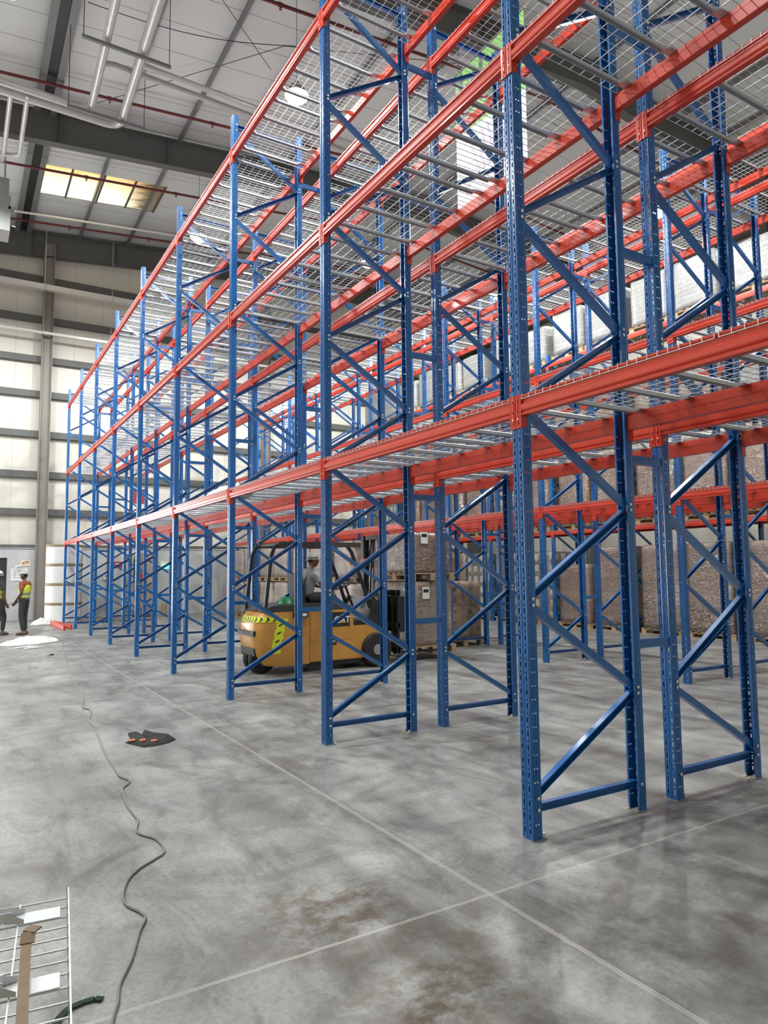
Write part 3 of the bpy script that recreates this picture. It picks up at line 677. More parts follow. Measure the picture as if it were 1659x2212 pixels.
# ---------------------------------------------------------------- pallet loads
def pallet_mesh(lx=1.0, ly=1.2):
    mb = MB()
    for k in range(7): y = -ly/2+.05+(ly-.1)*k/6; mb.box(-lx/2, lx/2, y-.048, y+.048, .122, .144)
    for k in range(3): x = -lx/2+.06+(lx-.12)*k/2; mb.box(x-.05, x+.05, -ly/2, ly/2, .1, .122); mb.box(x-.05, x+.05, -ly/2, ly/2, 0, .02)
    for k in range(3):
        for j in range(3):
            x = -lx/2+.06+(lx-.12)*k/2; y = -ly/2+.07+(ly-.14)*j/2; mb.box(x-.05, x+.05, y-.07, y+.07, .02, .1)
    return mb.mesh('wooden_pallet', TIMBER)
MP = pallet_mesh()
def load_mesh(h, m_, lx=.98, ly=1.16, wob=.012, seed=1, sag=0.0, top=None):
    """rounded, slightly lumpy block of cartons with UVs in metres"""
    random.seed(seed); nx, ny, nz = 8, 9, 10; bm = bmesh.new(); uvl = bm.loops.layers.uv.new('UVMap')
    def P(x, y, z):
        v = Vector((x, y, z)); q = noise.noise(v*2.3+Vector((seed*7.1, 0, 0)))*wob
        tx = 1 - .02*(z/h) ; rr = .03
        X, Y = x*tx, y*tx
        if abs(x) > lx/2-1e-4 and abs(y) > ly/2-1e-4: X -= math.copysign(rr, x); Y -= math.copysign(rr, y)
        Z = z + (noise.noise(Vector((x*2.5, y*2.5, seed)))*sag if z > h-1e-4 else 0)
        if z > h-1e-4 and (abs(x) > lx/2-1e-4 or abs(y) > ly/2-1e-4): Z -= .02+sag*.3; X *= .985; Y *= .985
        return Vector((X + q*(1 if x > 0 else -1), Y + q*(1 if y > 0 else -1), Z))
    def face(fn, uvf, na, nb, mi=0):
        g = [[bm.verts.new(fn(i/na, j/nb)) for j in range(nb+1)] for i in range(na+1)]
        for i in range(na):
            for j in range(nb):
                f = bm.faces.new((g[i][j], g[i+1][j], g[i+1][j+1], g[i][j+1])); f.smooth = True; f.material_index = mi
                for l, (a, c) in zip(f.loops, ((i, j), (i+1, j), (i+1, j+1), (i, j+1))): l[uvl].uv = uvf(a/na, c/nb)
    X, Y = lx/2, ly/2
    face(lambda a, c: P(-X+2*X*a, -Y, h*c), lambda a, c: (a*lx, c*h), nx, nz); face(lambda a, c: P(X-2*X*a, Y, h*c), lambda a, c: (a*lx, c*h), nx, nz)
    face(lambda a, c: P(-X, Y-2*Y*a, h*c), lambda a, c: (a*ly, c*h), ny, nz); face(lambda a, c: P(X, -Y+2*Y*a, h*c), lambda a, c: (a*ly, c*h), ny, nz)
    face(lambda a, c: P(-X+2*X*a, -Y+2*Y*c, h), lambda a, c: (a*lx, c*ly), nx, ny, 0)
    face(lambda a, c: P(-X+2*X*a, Y-2*Y*c, 0), lambda a, c: (a*lx, c*ly), nx, ny, 0)
    bmesh.ops.remove_doubles(bm, verts=bm.verts, dist=1e-4); bmesh.ops.recalc_face_normals(bm, faces=bm.faces)
    me = bpy.data.meshes.new('carton_stack'); bm.to_mesh(me); bm.free(); me.materials.append(m_); return me
# clear stretch film shell
FILM = bpy.data.materials.new('stretch_film'); FILM.use_nodes = True; nt = FILM.node_tree; nt.nodes.clear()
o_ = N(nt, 'ShaderNodeOutputMaterial'); ms = N(nt, 'ShaderNodeMixShader'); tr = N(nt, 'ShaderNodeBsdfTransparent'); gl = N(nt, 'ShaderNodeBsdfGlossy'); gl.inputs['Roughness'].default_value = .18
tc = N(nt, 'ShaderNodeTexCoord'); mp = N(nt, 'ShaderNodeMapping'); mp.inputs['Scale'].default_value = (3, 3, 9); nt.links.new(tc.outputs['Object'], mp.inputs['Vector'])
nn = N(nt, 'ShaderNodeTexNoise'); nn.inputs['Scale'].default_value = 2.4; nn.inputs['Detail'].default_value = 6; nn.inputs['Distortion'].default_value = 2.0; nt.links.new(mp.outputs[0], nn.inputs['Vector'])
bp = N(nt, 'ShaderNodeBump'); bp.inputs['Strength'].default_value = 1.0; bp.inputs['Distance'].default_value = .05
nt.links.new(nn.outputs['Fac'], bp.inputs['Height']); nt.links.new(bp.outputs['Normal'], gl.inputs['Normal'])
r_ = ramp(nt, nn.outputs['Fac'], [(0.45, 0.05), (0.62, 0.45)])
nt.links.new(r_, ms.inputs[0]); nt.links.new(tr.outputs[0], ms.inputs[1]); nt.links.new(gl.outputs[0], ms.inputs[2]); nt.links.new(ms.outputs[0], o_.inputs[0])
def make_load(h, m_, seed, wrap=True, lx=.98, ly=1.16, sag=0.0, stickers=0):
    r = ob('pallet_load', None); ob('wooden_pallet', MP, r)
    ob('carton_stack', load_mesh(h, m_, lx, ly, seed=seed, sag=sag), r, (0, 0, .146))
    if wrap: ob('stretch_film', load_mesh(h+.012, FILM, lx+.02, ly+.02, seed=seed, sag=sag, wob=.02), r, (0, 0, .142))
    for k in range(stickers):
        mb = MB(); y = -ly/2-.024; x0 = -.25+.33*k; z0 = .146+h*(.72 if k % 2 == 0 else .4)
        mb.quad((x0, y, z0), (x0+.16, y, z0), (x0+.16, y, z0+.22), (x0, y, z0+.22)); mb.box(x0+.02, x0+.14, y-.002, y, z0+.12, z0+.18, 1)
        ob('label_sticker', mb.mesh('label_sticker', [WHITE, BLACK]), r)
    return r
protos = {}
def load(kind, loc, rzv, label, cat='pallet load', group=None):
    defs = {'tall': (2.08, BROWN, 11), 'label_tall': (2.02, LABELED, 12), 'mid': (1.85, BROWN, 13), 'brown_a': (1.62, BROWN, 1), 'brown_b': (1.45, BROWN, 2), 'label': (1.62, LABELED, 3), 'brown_c': (1.05, BROWN, 4), 'white_a': (1.25, WRAPW, 5), 'white_b': (1.10, WRAPW, 6), 'white_c': (1.38, WRAPW, 7), 'pale': (1.18, PALE, 8), 'upper_pale': (.97, PALE, 9)}
    if kind not in protos:
        h, m_, s_ = defs[kind]
        o = make_load(h, m_, s_, wrap=not kind.startswith('white'), sag=.05 if kind.startswith('white') else .0); protos[kind] = o; o.location = loc; o.rotation_euler[2] = rzv
    else: o = dup(protos[kind], loc, rzv)
    tag(o, label, cat, group); return o
random.seed(11)
XE = 11.70 + D/2 + .02
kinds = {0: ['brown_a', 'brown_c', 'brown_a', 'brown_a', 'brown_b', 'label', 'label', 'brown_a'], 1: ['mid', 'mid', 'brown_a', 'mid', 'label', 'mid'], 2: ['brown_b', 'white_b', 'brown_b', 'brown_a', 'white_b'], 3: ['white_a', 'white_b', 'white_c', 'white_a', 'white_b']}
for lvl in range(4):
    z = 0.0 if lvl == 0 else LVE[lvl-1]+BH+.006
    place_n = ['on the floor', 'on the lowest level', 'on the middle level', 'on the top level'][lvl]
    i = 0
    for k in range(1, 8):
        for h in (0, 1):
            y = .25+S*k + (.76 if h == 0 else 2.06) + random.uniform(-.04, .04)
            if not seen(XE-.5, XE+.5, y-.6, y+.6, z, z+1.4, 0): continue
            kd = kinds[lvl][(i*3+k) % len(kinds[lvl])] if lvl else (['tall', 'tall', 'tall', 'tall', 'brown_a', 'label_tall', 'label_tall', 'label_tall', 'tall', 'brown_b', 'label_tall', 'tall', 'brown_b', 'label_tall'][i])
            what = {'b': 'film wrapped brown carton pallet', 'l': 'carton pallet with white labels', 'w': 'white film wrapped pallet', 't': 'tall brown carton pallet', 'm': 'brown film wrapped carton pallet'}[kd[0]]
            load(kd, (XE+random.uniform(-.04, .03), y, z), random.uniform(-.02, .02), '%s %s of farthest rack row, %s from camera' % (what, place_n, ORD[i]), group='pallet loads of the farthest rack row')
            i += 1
i = 0
for y in (13.5, 15.05, 16.3, 17.85, 19.1, 20.65, 21.9):
    for tier in (0, 1):
        load('pale' if tier == 0 else 'upper_pale', (5.84+D/2, y, 0.0 if tier == 0 else 1.345), random.uniform(-.015, .015), 'pale film wrapped carton pallet, %s tier under third rack row, %s stack from the camera' % ('lower' if tier == 0 else 'upper', ORD[i]), group='stacked pale pallets under the third rack row')
    i += 1
o = make_load(1.25, BROWN2, 21, wrap=False); o.location = (6.42, 9.42, 0); tag(o, 'brown carton pallet on the floor just behind the load on the forklift', 'pallet load')
# load on the fork: two tiers
lo = make_load(1.20, BROWN2, 22, wrap=True, ly=1.1, stickers=2); lo.location = (4.62, 8.05, .105); tag(lo, 'lower brown carton pallet carried by the yellow forklift', 'pallet load')
hi = make_load(.76, BROWN, 23, wrap=True, ly=1.1, stickers=2); hi.location = (4.60, 8.05, 1.455); tag(hi, 'upper film wrapped brown carton pallet stacked on the forklift load', 'pallet load')

# ---------------------------------------------------------------- forklift (faces +X, near side at y=7.3)
FK = tag(ob('forklift', None, None, (0, 0, 0)), 'worn yellow forklift driving through the racks with a tall carton load', 'forklift')
Y0, Y1 = 7.25, 8.27; YC = (Y0+Y1)/2
# counterweight: profile in X-Z, rounded in plan
mb = MB(); bm_ = bmesh.new()
secs = []
for (z, xr, rr) in [(.14, 1.22, .25), (.3, 1.10, .24), (.55, 1.05, .22), (.8, 1.06, .24), (.95, 1.12, .26), (1.0, 1.2, .26)]:
    ring = []
    for k in range(7):
        a = math.pi/2*k/6; ring.append((xr+rr-rr*math.sin(a), Y0+rr-rr*math.cos(a), z))
    ring = ring[::1]
    left = [(1.95, Y0, z)] + ring
    right = [(x, 2*YC-y, zz) for (x, y, zz) in reversed(left)]
    secs.append(left+right)
for a, c in zip(secs, secs[1:]):
    for k in range(len(a)): j = (k+1) % len(a); mb.quad(a[k], a[j], c[j], c[k])
mb.poly(secs[-1]); mb.poly(list(reversed(secs[0])))
ob('counterweight', mb.mesh('counterweight', YELLOW, smooth=True, weld=True), FK)
mb = MB(); mb.box(1.03, 1.12, YC-.36, YC+.36, .62, .70); mb.prism([(1.20, .13), (1.075, .3), (1.06, .42), (1.3, .42), (1.3, .13)], lambda u, v, t: (u, YC-.30+.60*t, v)); ob('vent_and_dark_arch', mb.mesh('vent_and_dark_arch', BLACK), FK)  # lower prism: dark of the open wheel arch recess painted black
mb = MB()
mb.prism([(1.95, .16), (3.25, .16), (3.36, .42), (3.28, .60), (3.05, .72), (2.78, .72), (2.78, 1.0), (1.95, 1.0)], lambda u, v, t: (u, Y0+(Y1-Y0)*t, v))
ob('chassis', mb.mesh('chassis', YELLOW, bevel=.012), FK)
mb = MB(); mb.box(1.98, 2.7, Y0-.006, Y0, .50, .985); ob('side_panel', mb.mesh('side_panel', YELLOW), FK)
mb = MB(); mb.box(1.9, 3.3, Y0+.05, Y1-.05, .08, .17); ob('undercarriage', mb.mesh('undercarriage', BLACK), FK)
mb = MB(); mb.prism([(1.18, 1.0), (2.0, 1.0), (2.62, 1.0), (2.75, 1.06), (2.6, 1.10), (1.9, 1.12), (1.3, 1.10)], lambda u, v, t: (u, Y0+.02+(Y1-Y0-.04)*t, v)); ob('hood', mb.mesh('hood', mat('dark_grey_hood', (.05, .052, .055), .5), bevel=.01), FK)
mb = MB(); mb.prism([(2.78, .72), (3.2, .62), (3.3, .7), (3.3, 1.12), (3.15, 1.2), (3.1, .80), (2.78, .80)], lambda u, v, t: (u, Y0+.03+(Y1-Y0-.06)*t, v)); ob('footwell', mb.mesh('footwell', BLACK), FK)
# overhead guard
t_ = []
for ys in (Y0+.07, Y1-.07):
    for pth in ([(1.20, ys, 1.02), (1.30, ys, 1.9), (1.36, ys, 2.06), (1.46, ys, 2.10)], [(3.15, ys, 1.0), (3.05, ys, 1.3), (2.78, ys, 1.98), (2.7, ys, 2.08)]):
        mb = MB(); mb.tube(pth, .032, 8); ob('guard_post', mb.mesh('guard_post', BLACK), FK)
mb = MB()
for ys in (Y0+.07, Y1-.07): mb.box(1.42, 2.95, ys-.035, ys+.035, 2.06, 2.14)
for k in range(7): x = 1.45+1.45*k/6; mb.box(x-.015, x+.015, Y0+.07, Y1-.07, 2.08, 2.12)
ob('overhead_guard', mb.mesh('overhead_guard', mat('worn_black_steel', (.05, .045, .04), .6, vary=.4, vscale=14)), FK)
# mast and carriage
mb = MB()
for ys in (YC-.30, YC+.30):
    mb.box(3.42, 3.56, ys-.045, ys+.045, .08, 2.30)
    mb.box(3.50, 3.62, ys-.02+(.07 if ys < YC else -.07), ys+.02+(.07 if ys < YC else -.07), .12, 2.26)
for z in (.3, 1.2, 2.22): mb.box(3.44, 3.54, YC-.3, YC+.3, z, z+.08)
ob('mast', mb.mesh('mast', BLACK), FK)
mb = MB(); mb.lathe([(.04, 0), (.04, 1.5), (.026, 1.52), (.026, 2.1)], 12, c=(3.5, YC-.12, .2)); mb.lathe([(.04, 0), (.04, 1.5), (.026, 1.52), (.026, 2.1)], 12, c=(3.5, YC+.12, .2)); ob('lift_cylinder', mb.mesh('lift_cylinder', GALV, smooth=True), FK)
mb = MB(); mb.tube([(3.48, YC-.05, 2.25), (3.40, YC-.05, 1.6), (3.36, YC-.05, 1.0)], .018, 6); mb.tube([(3.48, YC+.05, 2.25), (3.40, YC+.05, 1.6), (3.36, YC+.05, 1.0)], .018, 6); ob('hose', mb.mesh('hose', RUBBER), FK)
mb = MB()
for z in (.2, .62, 1.2): mb.box(3.66, 3.74, YC-.5, YC+.5, z, z+.1)
for k in range(6): y = YC-.48+.96*k/5; mb.box(3.68, 3.72, y-.02, y+.02, .2, 1.3)
mb.box(3.75, 4.02, YC-.46, YC+.46, .25, 1.22, 0) if False else None
for k in range(4): y = YC-.36+.72*k/3; mb.box(3.76, 3.98, y-.07, y+.07, .55, 1.18)
ob('carriage', mb.mesh('carriage', BLACK), FK)
for ys in (YC-.27, YC+.27):
    mb = MB(); mb.prism([(3.74, .155), (3.74, .75), (3.78, .75), (3.80, .20), (4.85, .185), (4.95, .165), (4.95, .155)], lambda u, v, t: (u, ys-.055+.11*t, v)); ob('fork', mb.mesh('fork', BLACK), FK)
def wheel(cx, cy, r, wd, nm):
    mb = MB(); mb.lathe([(r*.5, -wd/2), (r*.93, -wd/2), (r, -wd/2+.03), (r, wd/2-.03), (r*.93, wd/2), (r*.5, wd/2)], 28, c=(cx, cy, r), axis='y')
    o = ob(nm, mb.mesh(nm, RUBBER, smooth=True), FK)
    mb = MB(); mb.lathe([(r*.15, -wd/2-.012), (r*.3, -wd/2-.01), (r*.34, -wd/2+.01), (r*.5, -wd/2+.015), (r*.5, wd/2-.015), (r*.3, wd/2)], 20, c=(cx, cy, r), axis='y'); ob('wheel_hub', mb.mesh('wheel_hub', DARKBOX, smooth=True), o)
wheel(3.22, Y0+.02, .29, .2, 'front_wheel'); wheel(3.22, Y1-.02, .29, .2, 'front_wheel')
wheel(1.27, YC-.12, .22, .16, 'rear_wheel'); wheel(1.27, YC+.12, .22, .16, 'rear_wheel')
# seat, wheel, lamp, mirror
mb = MB(); mb.box(1.98, 2.42, YC-.24, YC+.24, 1.04, 1.12); mb.prism([(1.93, 1.1), (2.03, 1.1), (1.95, 1.62), (1.85, 1.6)], lambda u, v, t: (u, YC-.23+.46*t, v)); ob('seat', mb.mesh('seat', mat('black_vinyl', (.02, .02, .021), .5), bevel=.02), FK)
mb = MB(); a0 = Vector((2.88, YC, 1.42)); dd = Vector((-.5, 0, .85)).normalized(); uu = Vector((0, 1, 0)); vv = dd.cross(uu)
mb.tube([a0+(uu*math.cos(2*math.pi*k/20)+vv*math.sin(2*math.pi*k/20))*.17 for k in range(21)], .014, 6); mb.tube([a0-dd*.02, (3.05, YC, 1.0)], .022, 6)
for k in range(3): mb.tube([a0, a0+(uu*math.cos(2*math.pi*k/3)+vv*math.sin(2*math.pi*k/3))*.17], .01, 5)
ob('steering_wheel', mb.mesh('steering_wheel', BLACK), FK)
mb = MB(); mb.lathe([(.035, 0), (.04, .03), (.035, .09), (.01, .1)], 12, c=(2.80, Y0+.1, 1.75)); ob('warning_lamp', mb.mesh('warning_lamp', AMBER, smooth=True), FK)
mb = MB(); mb.box(2.98, 3.02, Y0-.02, Y0+.12, 1.72, 1.86); ob('turn_signal', mb.mesh('turn_signal', AMBER), FK)
mb = MB(); mb.box(1.66, 1.9, Y0-.07, Y0+.02, .90, .99, 0); mb.box(1.69, 1.87, Y0-.075, Y0-.068, .92, .97, 1); ob('side_lamp', mb.mesh('side_lamp', [BLACK, WHITE]), FK)
# hazard tape on the counterweight, follows its curved rear corner
def cwpt(s_, z, off=.006):
    """s_ from 0 at rear centre going round the near corner"""
    xr = 1.05 if z < .8 else 1.05 + (z-.8)/.15*.07*(1 if z <= .95 else 1); rr = .24
    half = YC-(Y0+rr)
    if s_ < half: return (xr-off, YC-s_, z)
    a = (s_-half)/rr
    if a < math.pi/2: return (xr+rr-(rr+off)*math.cos(a), Y0+rr-(rr+off)*math.sin(a), z)
    return (xr+rr+(s_-half-rr*math.pi/2), Y0-off, z)
mb = MB()
NS = 26
for k in range(NS):
    a, c = -.30+1.05*k/NS, -.30+1.05*(k+1)/NS
    fa = lambda s_: cwpt(abs(s_), .86) if s_ >= 0 else (1.05-.006+.02, YC-s_, .86)
    def pt(s_, z):
        if s_ >= 0: return cwpt(s_, z)
        x, y, zz = cwpt(-s_, z); return (x, 2*YC-y, zz)
    mb.quad(pt(a, .84), pt(c, .84), pt(c, .925), pt(a, .925))
for k in range(10):
    a, c = .62+.012*math.sin(k*2), .78+.01*math.cos(k*3); z0, z1 = .34+.055*k, .34+.055*(k+1)
    mb.quad(cwpt(a+.012*k, z0, .004), cwpt(c+.012*k, z0, .004), cwpt(c+.012*(k+1), z1, .004), cwpt(a+.012*(k+1), z1, .004))
tp = ob('hazard_tape', mb.mesh('hazard_tape', TAPE), FK)
mb = MB()
for k in range(9):
    s0 = -.26+.11*k
    def pt(s_, z):
        if s_ >= 0: return cwpt(s_, z, .010)
        x, y, zz = cwpt(-s_, z, .010); return (x, 2*YC-y, zz)
    mb.quad(pt(s0, .85), pt(s0+.035, .85), pt(s0+.065, .8825), pt(s0+.03, .8825)); mb.quad(pt(s0+.03, .8825), pt(s0+.065, .8825), pt(s0+.035, .915), pt(s0, .915))
for k in range(4):
    z0 = .38+.13*k; s0 = .67+.03*k
    mb.quad(cwpt(s0, z0, .010), cwpt(s0+.07, z0+.03, .010), cwpt(s0+.07, z0+.055, .010), cwpt(s0, z0+.025, .010))
ob('chevrons', mb.mesh('chevrons', BLACK), tp)
# lettering
def text(s, size, loc, rx, ry, rz_, m_, parent, name='lettering', ext=.001):
    cu = bpy.data.curves.new('t', 'FONT'); cu.body = s; cu.size = size; cu.extrude = ext; cu.align_x = 'LEFT'
    try: cu.offset = size*.02
    except Exception: pass
    to = bpy.data.objects.new('t', cu); C.objects.link(to)
    dg = bpy.context.evaluated_depsgraph_get(); me = bpy.data.meshes.new_from_object(to.evaluated_get(dg)); bpy.data.objects.remove(to)
    me.materials.clear(); me.materials.append(m_)
    o = ob(name, me, parent, loc); o.rotation_euler = (rx, ry, rz_); return o
mb = MB(); mb.box(2.20, 2.70, Y0-.012, Y0-.006, .72, .96); dp = ob('decal_panel', mb.mesh('decal_panel', BLACK), FK)
def cat_logo(x, z, s, par):
    o = text('CAT', s, (x, Y0-.014, z), math.pi/2, 0, 0, WHITE, par, 'logo_lettering')
    mb = MB(); mb.poly([(x+s*.68, Y0-.018, z-.004), (x+s*1.42, Y0-.018, z-.004), (x+s*1.05, Y0-.018, z+s*.30)]); ob('logo_triangle', mb.mesh('logo_triangle', YELLOW), par)
cat_logo(2.40, .78, .155, dp)
mb = MB(); mb.box(2.32, 2.45, Y0-.006, Y0+.001, .42, .53); d2 = ob('decal_panel', mb.mesh('decal_panel', BLACK), FK)
o = text('CAT', .05, (2.335, Y0-.008, .46), math.pi/2, 0, 0, WHITE, d2, 'logo_lettering')
# green hard hat on the hood
mb = MB(); mb.lathe([(.15, 0), (.135, .012), (.125, .05), (.1, .09), (.05, .115), (.012, .12)], 20)
tag(ob('hard_hat', mb.mesh('hard_hat', GREENHAT, smooth=True), None, (1.68, 7.62, 1.115)), 'green hard hat lying on the forklift hood', 'hard hat')

# ---------------------------------------------------------------- people
def skin(pts, edges, radii, sub=2):
    me = bpy.data.meshes.new('sk'); me.from_pydata([tuple(p) for p in pts], edges, []); o = bpy.data.objects.new('sk', me); C.objects.link(o)
    sm = o.modifiers.new('s', 'SKIN'); sm.use_smooth_shade = True
    for v, r in zip(me.skin_vertices[0].data, radii): v.radius = r if isinstance(r, tuple) else (r, r)
    me.skin_vertices[0].data[0].use_root = True
    s2 = o.modifiers.new('u', 'SUBSURF'); s2.levels = sub; s2.render_levels = sub
    dg = bpy.context.evaluated_depsgraph_get(); out = bpy.data.meshes.new_from_object(o.evaluated_get(dg)); bpy.data.objects.remove(o); return out
def join_meshes(name, mes, mats):
    bm = bmesh.new()
    for me in mes:
        bm.from_mesh(me)
    out = bpy.data.meshes.new(name); bm.to_mesh(out); bm.free()
    for p in out.polygons: p.use_smooth = True
    out.materials.clear()
    for mm in mats: out.materials.append(mm)
    return out
def head_mesh(c, fdir, s=1.0):
    bm = bmesh.new(); bmesh.ops.create_uvsphere(bm, u_segments=24, v_segments=18, radius=1)
    f = Vector((fdir[0], fdir[1], 0)).normalized(); r = f.cross(Vector((0, 0, 1)))
    for v in bm.verts:
        x, y, z = v.co; X = x*.074; Y = y*.095; Z = z*.118
        if z < 0: X *= 1-.28*(-z)**1.5; Y *= 1-.15*(-z)**1.5; Y += .012*(-z) if y > 0 else 0
        if y > .75 and abs(x) < .28: Y += .022*max(0, 1-abs(z+.12)/.28)*(1-abs(x)/.28)
        if y > .6 and .22 < abs(x) < .55 and 0 < z < .3: Y -= .008
        if y > .8 and abs(x) < .35 and -.5 < z < -.38: Y += .006
        if abs(x) > .93 and -.25 < z < .25 and abs(y) < .3: X += math.copysign(.014, x)
        v.co = Vector(c) + (r*X + f*Y + Vector((0, 0, Z)))*s
    me = bpy.data.meshes.new('head'); bm.to_mesh(me); bm.free(); return me
def hand_mesh(wr, d, side, s=1.0, curl=.5):
    """wr wrist, d pointing direction, side = thumb direction"""
    d = Vector(d).normalized(); t = (Vector(side)-d*Vector(side).dot(d)).normalized(); nrm = d.cross(t)
    W = Vector(wr); mb = MB()
    mb.tube([W-d*.01, W+d*.03*s, W+d*.08*s, W+d*.095*s], [.022*s, .030*s, .034*s, .026*s], 8)
    for k, (L, o_) in enumerate(((.070, .026), (.080, .009), (.074, -.009), (.058, -.026))):
        b0 = W+d*.085*s+t*o_*s; m1 = b0+(d*.55+nrm*curl*.25)*L*s; m2 = m1+(d*.25+nrm*curl*.6)*L*s*.7
        mb.tube([b0, m1, m2], [.0095*s, .009*s, .007*s], 6)
    b0 = W+d*.03*s+t*.026*s; mb.tube([b0, b0+(d*.4+t*.5)*.05*s, b0+(d*.9+t*.45)*.075*s], [.012*s, .011*s, .008*s], 6)
    return mb.mesh('hand', [], smooth=True)
def person(loc, yaw, j, label, skinm, clothes, capm, cap='hat'):
    """j: joints in a local frame, +Y forward. yaw rotates."""
    R = Matrix.Rotation(yaw, 4, 'Z'); root = ob('person', None, None, loc); root.rotation_euler[2] = yaw; tag(root, label, 'person')
    names = ['pelvis', 'spine', 'chest', 'neck', 'headb', 'shL', 'elL', 'wrL', 'shR', 'elR', 'wrR', 'hipL', 'knL', 'anL', 'toL', 'hipR', 'knR', 'anR', 'toR']
    ix = {n_: i for i, n_ in enumerate(names)}
    E = [('pelvis', 'spine'), ('spine', 'chest'), ('chest', 'neck'), ('neck', 'headb'), ('chest', 'shL'), ('shL', 'elL'), ('elL', 'wrL'), ('chest', 'shR'), ('shR', 'elR'), ('elR', 'wrR'), ('pelvis', 'hipL'), ('hipL', 'knL'), ('knL', 'anL'), ('anL', 'toL'), ('pelvis', 'hipR'), ('hipR', 'knR'), ('knR', 'anR'), ('anR', 'toR')]
    rad = {'pelvis': (.15, .11), 'spine': (.135, .10), 'chest': (.15, .11), 'neck': .052, 'headb': .055, 'shL': .062, 'elL': .042, 'wrL': .026, 'shR': .062, 'elR': .042, 'wrR': .026, 'hipL': .088, 'knL': .06, 'anL': .038, 'toL': .032, 'hipR': .088, 'knR': .06, 'anR': .038, 'toR': .032}
    slim = {'pelvis': (.115, .08), 'spine': (.095, .068), 'chest': (.098, .068), 'hipL': .07, 'hipR': .07, 'shL': .052, 'shR': .052}
    body = skin([j[n_] for n_ in names], [(ix[a], ix[b_]) for a, b_ in E], [slim.get(n_, rad[n_]) for n_ in names])
    hc = Vector(j['head']); parts = [body, head_mesh(hc, j.get('face', (0, 1)))]
    for s_ in 'LR':
        wv = Vector(j['wr'+s_]); ev = Vector(j['el'+s_]); parts.append(hand_mesh(wv, j.get('hd'+s_, tuple(wv-ev)), j.get('th', (0, 1, 0)), curl=.7))
    ob('body', join_meshes('body', parts, [skinm]), root)
    f = Vector((*j.get('face', (0, 1)), 0)).normalized(); rr = f.cross(Vector((0, 0, 1)))
    mb = MB()
    for s_ in (-1, 1): mb.lathe([(.001, -.008), (.008, -.004), (.009, 0), (.008, .004), (.001, .008)], 8, c=tuple(hc+f*.083+rr*.028*s_+Vector((0, 0, .018))))
    ob('eyes', mb.mesh('eyes', BLACK), root)
    def sub(nm, sel, extra, m_, cut=None):
        ii = [n_ for n_ in names if n_ in sel or n_ in (cut or {})]
        P_ = [Vector(j[n_]) for n_ in ii]; rr_ = []
        for n_ in ii:
            r = rad[n_]; r = r if isinstance(r, tuple) else (r, r); rr_.append((r[0]+extra, r[1]+extra))
        id_ = {n_: i for i, n_ in enumerate(ii)}
        ed = [(id_[a], id_[b_]) for a, b_ in E if a in id_ and b_ in id_]
        if cut:
            for n_, (a, t_) in cut.items(): P_[id_[n_]] = Vector(j[a]).lerp(Vector(j[n_]), t_)
        me = skin(P_, ed, rr_); me.materials.clear()
        for mm in (m_ if isinstance(m_, list) else [m_]): me.materials.append(mm)
        return ob(nm, me, root)
    clothes(sub, j, root, rad)
    # shoes
    for s_ in 'LR':
        a, t_ = Vector(j['an'+s_]), Vector(j['to'+s_]); d = (t_-a); d.z = 0; d.normalize()
        mb = MB(); b0 = Vector((a.x, a.y, j['floor'])); mb.tube([b0-d*.085+Vector((0, 0, .04)), b0-d*.07+Vector((0, 0, .045)), b0+Vector((0, 0, .055)), b0+d*.09+Vector((0, 0, .040)), b0+d*.16+Vector((0, 0, .032)), b0+d*.19+Vector((0, 0, .028))], [.02, .042, .052, .044, .034, .014], 12)
        me = mb.mesh('shoe', SHOE, smooth=True)
        for v in me.vertices: v.co.z = max(v.co.z, j['floor']+.001)
        ob('shoe', me, root)
    # hair + headwear
    bm = bmesh.new(); bmesh.ops.create_uvsphere(bm, u_segments=20, v_segments=14, radius=1)
    bmesh.ops.delete(bm, geom=[v for v in bm.verts if v.co.z < -.25 or (v.co.y > .45 and v.co.z < .35)], context='VERTS')
    for v in bm.verts: v.co = hc + rr*v.co.x*.079 + f*v.co.y*.1 + Vector((0, 0, v.co.z*.122))
    me = bpy.data.meshes.new('hair'); bm.to_mesh(me); bm.free(); me.materials.append(HAIR); ob('hair', me, root)
    bm = bmesh.new(); bmesh.ops.create_uvsphere(bm, u_segments=24, v_segments=16, radius=1)
    bmesh.ops.delete(bm, geom=[v for v in bm.verts if v.co.z < .22], context='VERTS')
    k = 1.16 if cap == 'helmet' else 1.06
    for v in bm.verts: v.co = hc + rr*v.co.x*.088*k + f*v.co.y*.112*k + Vector((0, 0, v.co.z*.125*k+(.012 if cap == 'helmet' else .004)))
    me = bpy.data.meshes.new('cap'); bm.to_mesh(me); bm.free()
    for p in me.polygons: p.use_smooth = True
    me.materials.append(capm); co = ob('cap' if cap != 'helmet' else 'helmet', me, root)
    mb = MB(); z0 = hc.z+.035
    if cap == 'cap':
        for i in range(8):
            a0, a1 = -0.9+1.8*i/8, -0.9+1.8*(i+1)/8
            def e(a, r1): return hc+f*math.cos(a)*.112*r1+rr*math.sin(a)*.09*r1+Vector((0, 0, z0-hc.z-(r1-1)*.04))
            mb.quad(e(a0, 1), e(a1, 1), e(a1, 1.55), e(a0, 1.55))
    else:
        for i in range(24):
            a0, a1 = 2*math.pi*i/24, 2*math.pi*(i+1)/24
            def e(a, r1): return hc+f*math.cos(a)*.118*r1+rr*math.sin(a)*.095*r1+Vector((0, 0, z0-hc.z-(r1-1)*.05))
            mb.quad(e(a0, 1), e(a1, 1), e(a1, 1.18), e(a0, 1.18))
    ob('brim', mb.mesh('brim', capm, weld=True, solid=.004), co)
    return root
